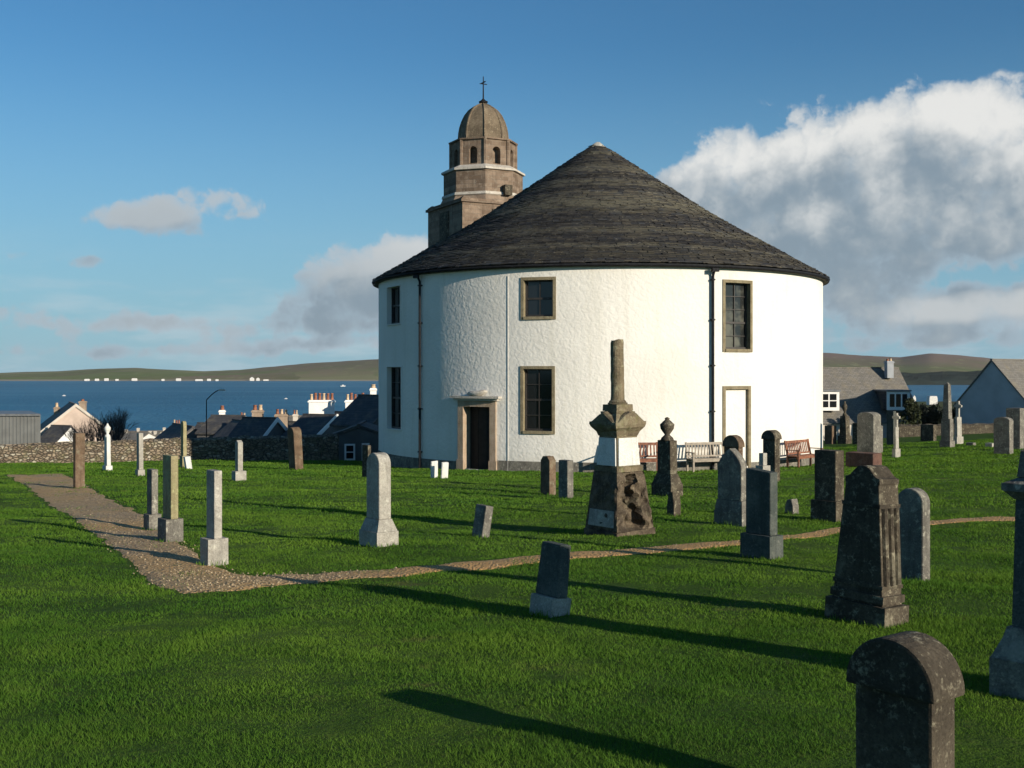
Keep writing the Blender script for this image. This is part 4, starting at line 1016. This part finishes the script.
# ------------------------------------------------------------------ walls, hedges
def rubble_wall(pts, tops, th, name, label, mat, cat='wall', cope=True):
    """pts: ground x,y along the wall, tops: z of the top"""
    bm = bmesh.new(); A = []; n = 26
    for (p, q), (zt, zu) in zip(zip(pts, pts[1:]), zip(tops, tops[1:])):
        for i in range(n):
            f = i / n; A.append((p[0] + (q[0] - p[0]) * f, p[1] + (q[1] - p[1]) * f, zt + (zu - zt) * f))
    A.append((*pts[-1], tops[-1])); rows = []
    for x, y, z in A:
        g_ = gh(x, y) - .5; j = .05 * mnoise.noise(Vector((x * 2, y * 2, 0))) + .03 * mnoise.noise(Vector((x * 6, y, 9)))
        rows.append([bm.verts.new((x, y - th / 2 - .05, g_)), bm.verts.new((x, y - th / 2 + .3 * j, z + j - .08)), bm.verts.new((x, y, z + 1.6 * j + .03)), bm.verts.new((x, y + th / 2, z + j - .08)), bm.verts.new((x, y + th / 2 + .05, g_))])
    for a_, b_ in zip(rows, rows[1:]):
        for q in range(4): bm.faces.new((a_[q], b_[q], b_[q + 1], a_[q + 1]))
    bm.faces.new(rows[0][::-1]); bm.faces.new(rows[-1])
    return tag(obj(name, bm, mat), label, cat)
w0, w1, w2, w3 = at(-200, 447, 43.5), at(0, 445, 47.5), at(183, 438.5, 52.5), at(338, 434.5, 54.2)
rubble_wall([(p.x, p.y) for p in (w0, w1, w2, w3)], [p.z for p in (w0, w1, w2, w3)], .5, 'rubble_wall', 'rubble stone boundary wall left of the church, sunlit then in its shadow', 'rubble')
q0, q1, q2 = at(898, 425, 80), at(960, 424, 80), at(1100, 423, 82)
rubble_wall([(p.x, p.y) for p in (q0, q1, q2)], [p.z for p in (q0, q1, q2)], .5, 'boundary_wall', 'low dark boundary wall behind the obelisk at the far right of the lawn', 'sandstone_dark')
def bush(name, label, c, rad, mat, n=2600, cat='bush'):
    bm = bmesh.new(); c = Vector(c)
    cl2 = [(Vector((random.gauss(0, .45) * rad[0], random.gauss(0, .4) * rad[1], random.uniform(.1, .95) * rad[2])), random.uniform(.25, .5)) for _ in range(16)]
    for _ in range(n):
        b0, s0 = random.choice(cl2); d_ = Vector((random.gauss(0, 1), random.gauss(0, 1), random.gauss(0, 1))).normalized() * random.uniform(.4, 1) ** .5
        p = b0 + Vector((d_.x * rad[0] * s0, d_.y * rad[1] * s0, d_.z * rad[2] * s0 * .8))
        if p.z < 0: continue
        s = random.uniform(.06, .14); q = Matrix.Rotation(random.uniform(0, 6.3), 3, Vector((random.gauss(0, 1), random.gauss(0, 1), random.gauss(0, 1))).normalized())
        vs = [bm.verts.new(p + q @ Vector(v)) for v in ((-s, 0, 0), (0, -s * .5, .02), (s, 0, 0), (0, s * .5, .02))]
        bm.faces.new(vs)
    for _ in range(9):
        e = random.choice(cl2)[0]; tube(bm, (0, 0, -.3), e, .05, .012, 5)
    o = obj(name, bm, mat); o.location = c; return tag(o, label, cat)
def bush_at(px, pyt, pyb, Y, wpx, label, mat, n=2600):
    z0 = (HY - pyb) / F * Y; h = (pyb - pyt) / F * Y; r_ = wpx / 2 / F * Y
    bush('bush', label, ((px - CX) / F * Y, Y, z0), (r_, r_ * .8, h), mat, n)
bush_at(912, 404, 428, 86, 20, 'dark green bush right of the dormered house', 'leaf_dark')
bush_at(932, 406, 427, 90, 24, 'brownish bush left of the needle obelisk', 'leaf_brown')
bush_at(951, 409, 427, 88, 16, 'small dark bush behind the needle obelisk', 'leaf_dark', 1500)

# ------------------------------------------------------------------ bare tree by the gabled house
def tree(px, pyb, pyt, Y, wpx, label):
    base = at(px, pyb, Y); base.z -= 2.0; H = (pyb - pyt) / F * Y + 2.0; spread = wpx / F * Y / 2
    r_ = tag(empty('bare_tree', base), label, 'tree'); tb, cb = bmesh.new(), bmesh.new()
    def grow(p, d_, L, r, lev):
        q = p + d_ * L; tube(tb if lev < 2 else cb, p, q, r, r * .66, 5 if lev < 3 else 3)
        if lev >= 5: return
        for _ in range(3 if lev < 5 else 2):
            nd = (d_ + Vector((random.gauss(0, .30), random.gauss(0, .30), random.gauss(.16, .18)))).normalized()
            grow(p.lerp(q, random.uniform(.65, 1)), nd, L * random.uniform(.6, .82), r * .6, lev + 1)
    for k in range(7):
        grow(Vector((random.uniform(-.5, .5), random.uniform(-.3, .3), 0)), Vector((random.uniform(-.35, .35), random.uniform(-.3, .3), 1)).normalized(), H * .30, .075, 0)
    obj('trunk', tb, 'bark', r_); obj('crown', cb, 'twig', r_)
tree(108, 446, 399, 78, 44, 'bare grey twiggy tree beyond the rubble wall against the sea')
tree(91, 446, 408, 88, 26, 'low bare brown tree before the pinkish gable end')

# ------------------------------------------------------------------ houses
def house(label, X, Y, rz, w, L, zg, ze, zr, wallm, roofm, name='house', verge=None, ov=.18, windows=(), cat='house'):
    """local x runs across the gable (width w), local y along the ridge (length L); gable at -y faces the viewer"""
    h = tag(empty(name, (X, Y, 0), rz), label, cat); hw_ = w / 2
    bm = bmesh.new(); prism(bm, [(-hw_, zg), (hw_, zg), (hw_, ze), (0, zr), (-hw_, ze)], -L / 2, L / 2); bmesh.ops.recalc_face_normals(bm, faces=bm.faces[:]); obj('wall', bm, wallm, h)
    bm = bmesh.new(); th = .14; sl = (zr - ze) / hw_
    for s in (-1, 1):
        x0, z0 = s * (hw_ + ov), ze - sl * ov
        pts = [(x0, z0 + .02), (0, zr + .02), (0, zr + th + .03), (x0, z0 + th)]
        prism(bm, pts if s > 0 else pts[::-1], -L / 2 - .08, L / 2 + .08)
    box(bm, -.09, .09, -L / 2 - .1, L / 2 + .1, zr + th - .02, zr + th + .07)
    bmesh.ops.recalc_face_normals(bm, faces=bm.faces[:]); obj('roof', bm, roofm, h)
    if verge:
        for s in (-1, 1):
            bm = bmesh.new(); x0, z0 = s * (hw_ + ov), ze - sl * ov
            pts = [(x0, z0 - .08), (0, zr - .08), (0, zr + th + .09), (x0, z0 + th + .06)]
            prism(bm, pts if s > 0 else pts[::-1], -L / 2 - .14, -L / 2 - .081); bmesh.ops.recalc_face_normals(bm, faces=bm.faces[:]); obj('bargeboard', bm, verge, h)
    for face, u, z, ww, wh in windows:
        MM = {'g': Matrix.Translation((u, -L / 2, z)), 'r': Matrix.Translation((hw_, u, z)) @ Matrix.Rotation(R(90), 4, 'Z'), 'l': Matrix.Translation((-hw_, u, z)) @ Matrix.Rotation(R(-90), 4, 'Z')}[face]
        bm = bmesh.new()
        for M2, sx_, sz_ in ((Matrix.Translation((-ww / 2, -.02, 0)), .09, wh + .09), (Matrix.Translation((ww / 2, -.02, 0)), .09, wh + .09), (Matrix.Translation((0, -.021, wh / 2)), ww - .09, .09), (Matrix.Translation((0, -.021, -wh / 2)), ww - .09, .09), (Matrix.Translation((0, -.021, 0)), ww - .09, .05)):
            obox(bm, MM @ M2, sx_, .12, sz_)
        f_ = obj('window', bm, 'white_paint', h)
        bm = bmesh.new(); obox(bm, MM @ Matrix.Translation((0, -.012, 0)), ww - .02, .03, wh - .02); obj('pane', bm, 'glass_dark', f_)
    return h
def chimney(h, X0, X1, pt, pb, Y, mat, npot, potm, poth, rz=R(8), dep=.55, two=False):
    """stack seen between columns X0..X1, rows pt..pb at depth Y, with pots poth px high"""
    k = Y / F; cx = ((X0 + X1) / 2 - CX) * k; w_ = (X1 - X0) * k; z0, z1 = (HY - pb) * k, (HY - pt) * k
    inv = (Matrix.Translation(h.location) @ h.matrix_basis.to_3x3().to_4x4()).inverted()
    M0 = inv @ Matrix.Translation((cx, Y, 0)) @ Matrix.Rotation(rz, 4, 'Z')
    bm = bmesh.new(); frus(bm, z0, z1 - .16, w_ / 2 * .95, dep / 2); frus(bm, z1 - .159, z1 - .06, w_ / 2 + .03, dep / 2 + .06); frus(bm, z1 - .059, z1, w_ / 2 * .96, dep / 2 - .02)
    bm.transform(M0); c = obj('chimney', bm, mat, h)
    for i in range(npot):
        u = 0 if npot == 1 else (-.5 + (i + .5) / npot) * w_ * .92; r = min(.15, w_ / npot * .34); ph = poth * k * random.uniform(.82, 1.1)
        bm = bmesh.new(); lathe(bm, [(r * 1.1, z1 + .002), (r, z1 + .08), (r * .8, z1 + ph * .85), (r * 1.05, z1 + ph * .88), (r * 1.0, z1 + ph), (r * .6, z1 + ph)], 10, c=(u, 0)); bm.transform(M0)
        obj('chimney_pot', bm, potm if (i % 3) else ('pot_buff' if potm == 'pot_clay' else 'pot_clay'), c, True)
def xk(px, Y): return (px - CX) / F * Y
def zk(py, Y): return (HY - py) / F * Y
def gz(px, Y): return gh(xk(px, Y), Y) - .6

# right: dormered cottage
Y = 92; k = Y / F; a = R(12)
h = house('grey-roofed house with two white dormers right of the church', xk(872, Y) - 1.6, Y + 2.7, R(102), 7.6, 10.2, gz(862, Y), zk(421, Y), zk(369.5, Y + 3), 'render_pale', 'slate_brown', name='dormer_house')
chimney(h, 885.5, 892.5, 361, 378, Y + 2.5, 'render_grey', 2, 'pot_buff', 2.5)
def dormer(h, x0, x1, y0, y1, Y, n, dep=2.6, rz=R(2)):
    k = Y / F; inv = (Matrix.Translation(h.location) @ h.matrix_basis.to_3x3().to_4x4()).inverted()
    M0 = inv @ Matrix.Translation((((x0 + x1) / 2 - CX) * k, Y, 0)) @ Matrix.Rotation(rz, 4, 'Z'); w_ = (x1 - x0) * k; z0, z1 = (HY - y1) * k, (HY - y0) * k
    bm = bmesh.new(); box(bm, -w_ / 2, w_ / 2, 0, dep, z0, z1); bm.transform(M0); d_ = obj('dormer', bm, 'slate_house', h)
    bm = bmesh.new(); box(bm, -w_ / 2 - .05, w_ / 2 + .05, -.09, -.002, z0 - .05, z1 - .003); bm.transform(M0); obj('front', bm, 'white_paint', d_)
    bm = bmesh.new(); box(bm, -w_ / 2 - .15, w_ / 2 + .15, -.2, dep + .4, z1 + .001, z1 + .13); bm.transform(M0); obj('dormer_roof', bm, 'lead', d_)
    for i in range(n):
        for j in range(2 if n == 2 else 1):
            u0 = -w_ / 2 + .12 + (w_ - .24) * i / n; u1 = u0 + (w_ - .24) / n - .12; za = z0 + .22; hgt = z1 - z0 - .42
            zz0 = za + (hgt / 2 + .04) * j; zz1 = zz0 + (hgt if n != 2 else hgt / 2 - .04)
            bm = bmesh.new(); box(bm, u0 + .06, u1 + .06, -.105, -.03, zz0, zz1); bm.transform(M0); obj('pane', bm, 'glass_dark', d_)
dormer(h, 819, 838.5, 391.5, 410, Y - 1.5, 2); dormer(h, 887, 909, 391.5, 409.5, Y - 1.2, 3)
# right: blue-grey gable
Y = 84; h = house('blue-grey gabled house in shade at the right edge', xk(1001, Y) + 3.6, Y + 3.4, R(-49), 5.6, 12, gz(990, Y), zk(405, Y), zk(361.5, Y), 'harl_bluegrey', 'slate_brown', name='gabled_house')
# far white cottages by the pier on the right
def cottage(label, px, py, Y, wpx, hpx, grp, mat='far_white', rz=0.0):
    k = Y / F; w_ = wpx * k; hh = hpx * k; bm = bmesh.new(); prism(bm, [(-w_ / 2, -2), (w_ / 2, -2), (w_ / 2, hh * .62), (0 if w_ < hh * 1.3 else w_ / 2 * .86, hh), (0 if w_ < hh * 1.3 else -w_ / 2 * .86, hh), (-w_ / 2, hh * .62)], -3, 3)
    bmesh.ops.remove_doubles(bm, verts=bm.verts[:], dist=.001); bmesh.ops.recalc_face_normals(bm, faces=bm.faces[:])
    o = obj('cottage', bm, mat); o.location = at(px, py, Y); o.rotation_euler.z = rz; return tag(o, label, 'cottage', grp)
cottage('white cottage by the bay, seen between the dormered house and the obelisk', 932, 402, 800, 8, 6, 'white cottages on the near shore')
cottage('tiny white shed by the bay next to the right dormer', 913, 402, 820, 3, 7, 'white cottages on the near shore')
FARG = 'white cottages across the bay'
nm = ['first', 'second', 'third', 'fourth', 'fifth', 'sixth', 'seventh', 'eighth', 'ninth', 'tenth', 'eleventh', 'twelfth', 'thirteenth']
far = [(87, 4.5, 1.7), (97, 3.6, 1.9), (106.5, 3.8, 2.3), (117, 2.6, 1.6), (134.5, 5, 2.3), (163, 2.4, 1.6), (178.5, 4.6, 2.2), (199, 7, 1.4), (209, 3.4, 1.8), (217, 2.6, 1.3), (252, 4, 3.6), (258, 3, 3.0), (266, 5, 1.2)]
for i, (px, wp, hp) in enumerate(far):
    cottage('tiny white cottage on the far shore, %s from the left' % nm[i], px, 380.6, 3125, wp, hp, FARG)
cottage('long pale farm roof halfway up the far hillside', 269, 373.5, 3900, 13, 1.6, FARG)

# left: grey shed, pink gable house and its outbuilding
Y = 62; h = tag(empty('grey_shed', (xk(-30, Y), Y, 0), 0), 'flat grey metal-clad shed at the left edge beyond the rubble wall', 'shed')
x0_, x1_ = -4.2, xk(40.5, Y) - xk(-30, Y); x2_ = xk(41, Y + 5) - xk(-30, Y) - .8
bm = bmesh.new(); q_ = [(x0_, 0), (x1_, 0), (x2_, 5), (x0_, 5)]; hexa(bm, [(x, y, gz(0, Y)) for x, y in q_], [(x, y, zk(416, Y)) for x, y in q_])
for i in range(40):
    u = x0_ + i * .2
    if u < x1_ - .1: box(bm, u, u + .06, -.025, -.002, gz(0, Y), zk(416, Y) - .01)
obj('cladding', bm, 'sheet_metal', h)
bm = bmesh.new(); q_ = [(x0_, -.12), (x1_ + .05, -.12), (x2_ + .05, 5.1), (x0_, 5.1)]; hexa(bm, [(x, y, zk(416, Y) + .002) for x, y in q_], [(x, y, zk(416, Y) + .12) for x, y in q_]); obj('roof', bm, 'lead', h)
Y = 104; h = house('pinkish gable-ended house beyond the rubble wall at the left', xk(73, Y) - 1.6, Y + 4.0, R(25), 6.0, 9, gz(75, Y), zk(432, Y), zk(406, Y), 'render_pink', 'slate_brown', name='gabled_house', verge='render_pale')
chimney(h, 79.5, 86, 401, 414, Y + 2, 'chimney_brown', 1, 'pot_buff', 2); chimney(h, 54.5, 59, 407, 420, Y + 6, 'chimney_brown', 1, 'pot_clay', 4)
Y = 101; h = house('small white outbuilding with dark slate roof before the pinkish gable', xk(59, Y), Y + .5, R(66), 3.6, 2.2, gz(66, Y), zk(443, Y), zk(427.5, Y), 'white_paint', 'slate_house', name='outbuilding', cat='shed')

# left: the roofs of the town below the churchyard
TG = 'houses of the town below the churchyard'
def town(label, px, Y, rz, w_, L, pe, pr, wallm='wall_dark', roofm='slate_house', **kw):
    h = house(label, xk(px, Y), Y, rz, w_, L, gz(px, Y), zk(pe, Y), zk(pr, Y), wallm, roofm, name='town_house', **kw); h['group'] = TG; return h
h = town('dark gabled house with red chimney pots just behind the end of the sunlit wall', 183, 86, R(30), 3.6, 6, 445, 427); chimney(h, 173, 180.5, 424, 436, 89, 'chimney_brown', 3, 'pot_clay', 4)
h = town('low house with white chimney and two red pots beside the lamp post', 204, 84, R(35), 3.6, 5, 448, 440); chimney(h, 198.5, 210.5, 430, 444, 86, 'white_paint', 2, 'pot_clay', 4.5)
h = town('dark-roofed long house with slim white chimney right of the lamp post', 228, 84, R(75), 4.4, 2.6, 432, 417.5); chimney(h, 219.5, 225, 410, 422, 85, 'white_paint', 1, 'pot_buff', 5)
h = town('dark house with thin brown double-potted chimney', 247, 80, R(36), 3.4, 5, 441, 423); chimney(h, 252, 263.5, 410, 428, 83.5, 'chimney_brown', 2, 'pot_buff', 6)
h = town('gabled dark house with white bargeboards left of the broad brown chimney', 260, 74, R(66), 3.8, 2.6, 441, 420, verge='white_paint')
h = town('slate house carrying the broad brown chimney', 286, 78, R(40), 3.0, 5, 446, 433); chimney(h, 275, 288.5, 414, 442, 81, 'chimney_brown', 3, 'pot_buff', 5)
h = town('long pale-ridged roof far behind the broad brown chimney', 300, 104, R(90), 5, 4.5, 430, 417.5, roofm='slate_brown', wallm='render_pale')
h = town('tall dark house with broad white six-potted chimney', 320, 74.5, R(62), 5.6, 2.6, 441, 417, verge='white_paint'); chimney(h, 308.5, 335, 400, 424, 79.5, 'white_paint', 6, 'pot_clay', 7)
h = town('dark house with white five-potted chimney stained black', 351, 75, R(60), 4.0, 2.6, 440, 421); chimney(h, 345, 365.5, 400, 422, 78, 'white_paint', 5, 'pot_clay', 7)
h = town('steep dark roofed house touching the left edge of the church', 379, 68, R(50), 4.4, 3.4, 424, 398); chimney(h, 370, 376.5, 388, 404, 73.5, 'white_paint', 1, 'pot_clay', 4)
h = town('low shaded house front with pale windows between wall and church', 362, 59, R(3), 3.6, 4, 438, 426, windows=(('g', -.45, zk(452, 57), .45, .75), ('g', .35, zk(452, 57), .3, .8)))
for i, (px, Y, pe, pr, L, mat, lab) in enumerate([(128, 150, 440, 433.5, 6, 'far_white', 'white-walled house far below, right of the bare tree'), (140, 185, 437, 432, 7, 'render_pale', 'pale house far below the churchyard, beyond the pillar stone'),
        (152, 160, 441, 435, 5, 'render_grey', 'grey house far below with twin chimneys, left of the yellow stone'), (166, 200, 436, 431.5, 6, 'render_pale', 'small pale house far below, left of the red chimney pots'), (118, 210, 436, 432, 7, 'render_grey', 'grey house far below at the foot of the bare tree'), (192, 140, 440, 434, 5, 'render_grey', 'grey house far below, right of the red chimney pots')]):
    h = town(lab, px, Y, R(80 + i * 7), 6, L, pe, pr, wallm=mat, roofm='slate_brown')
    chimney(h, px - 3, px - .5, pr - 4, pr + 4, Y, 'render_pale', 0, 'pot_clay', 2)
    if i == 2: chimney(h, px + 2, px + 4.5, pr - 4, pr + 4, Y, 'render_pale', 0, 'pot_clay', 2)

h = town('small dark roof with grey twin-potted chimney below the lamp post', 214, 92, R(70), 3.6, 3.0, 441, 425); chimney(h, 240, 246, 416, 428, 92, 'render_grey', 2, 'pot_buff', 3.5)
h = town('slate roof low between the broad brown and the broad white chimney', 300, 84, R(60), 4.4, 3.4, 441, 424, verge='white_paint'); chimney(h, 293, 298, 414, 426, 86, 'render_pale', 2, 'pot_buff', 4)
h = town('dark dormered roof between the two white potted chimneys', 341, 82, R(48), 4.2, 3.4, 436, 414)
# lamp post on the street
Y = 68; p = at(206.5, 400, Y); r_ = tag(empty('street_lamp', (p.x, p.y, gz(206, Y))), 'thin dark street lamp with curved arm rising against the sea', 'street lamp'); hgt = p.z - gz(206, Y)
bm = bmesh.new(); tube(bm, (0, 0, 0), (0, 0, 1.4), .08, .07, 8); tube(bm, (0, 0, 1.4), (0, 0, hgt), .035, .03, 8); obj('pole', bm, 'black_iron', r_)
bm = bmesh.new(); pv = Vector((0, 0, hgt))
for i in range(1, 7):
    f = i / 6; q = Vector((.85 * f, -.05 * f, hgt + .62 * math.sin(f * 1.45))); tube(bm, pv, q, .03, .03, 6); pv = q
obj('arm', bm, 'black_iron', r_); bm = bmesh.new(); frus(bm, pv.z - .07, pv.z + .05, .22, .08, .16, .05, c=(pv.x + .1, pv.y)); obj('lamp_head', bm, 'render_pale', r_)
# small craft on the water
def boat(px, py, L, label):
    Y = -SEA * F / (py - HY); r_ = tag(empty('boat', at(px, py, Y)), label, 'boat', 'boats out on the bay'); bm = bmesh.new()
    hexa(bm, [(-L * .42, -L * .12, -.3), (L * .42, -L * .05, -.3), (L * .42, L * .05, -.3), (-L * .42, L * .12, -.3)], [(-L / 2, -L * .17, L * .13), (L / 2, -L * .03, L * .18), (L / 2, L * .03, L * .18), (-L / 2, L * .17, L * .13)]); obj('hull', bm, 'far_white', r_)
    bm = bmesh.new(); frus(bm, L * .12, L * .34, L * .16, L * .1, L * .12, L * .08); obj('cabin', bm, 'far_white', r_)
boat(64, 396, 3.6, 'small white boat on the bay above the pinkish gable')
boat(286, 399, 3.0, 'small white boat on the bay above the broad brown chimney')
boat(343, 386.5, 9, 'white boat far out near the other shore, left of the church')

# ------------------------------------------------------------------ sea air
bm = bmesh.new(); box(bm, -7600, 7600, -60, 7000, -36, 150)
m = bpy.data.materials.new('sea_air'); m.use_nodes = True; MATS['sea_air'] = m
for x in list(m.node_tree.nodes): m.node_tree.nodes.remove(x)
t = NT(m.node_tree); o_ = t.n('ShaderNodeOutputMaterial'); v_ = t.n('ShaderNodeVolumePrincipled'); t.l(v_.outputs[0], o_.inputs['Volume'])
v_.inputs['Color'].default_value = (.86, .93, 1, 1); v_.inputs['Density'].default_value = 2.4e-5; v_.inputs['Anisotropy'].default_value = 0.0
tag(obj('haze', bm, 'sea_air'), kind='stuff')

# ------------------------------------------------------------------ uncut grass round the stones
TB = []
for cen, a, w0, t0 in TUFTS:
    if cen.y > 46: continue
    n = int((w0 + t0) * 2 * 150 / (1 + cen.y * .04)); ca, sa = math.cos(a), math.sin(a)
    for _ in range(n):
        q = random.random() * (w0 + t0) * 2; o_ = random.uniform(.005, .06)
        if q < w0: lx, ly = q - w0 / 2, -t0 / 2 - o_
        elif q < 2 * w0: lx, ly = q - 1.5 * w0, t0 / 2 + o_
        elif q < 2 * w0 + t0: lx, ly = -w0 / 2 - o_, q - 2 * w0 - t0 / 2
        else: lx, ly = w0 / 2 + o_, q - 2 * w0 - 1.5 * t0
        x, y = cen.x + lx * ca + ly * sa, cen.y - lx * sa + ly * ca
        h_ = random.uniform(.03, .11) * (.6 + .6 * abs(mnoise.noise(Vector((x * 3, y * 3, 0))))); wd = .003 + cen.y * .0003; f = random.uniform(0, 6.3); l_ = random.uniform(0, 6.3); ln_ = random.uniform(0, .6)
        z = gh(x, y) - .01
        TB += [(x - wd * math.cos(f), y - wd * math.sin(f), z), (x + wd * math.cos(f), y + wd * math.sin(f), z), (x + h_ * ln_ * math.cos(l_), y + h_ * ln_ * math.sin(l_), z + h_)]
me = bpy.data.meshes.new('grass_tufts'); me.from_pydata(TB, [], [(i, i + 1, i + 2) for i in range(0, len(TB), 3)]); me.materials.append(MATS['grass_blade'])
o = bpy.data.objects.new('grass_tufts', me); COL.objects.link(o); tag(o, 'longer uncut grass round the feet of the gravestones', 'grass', kind='stuff')
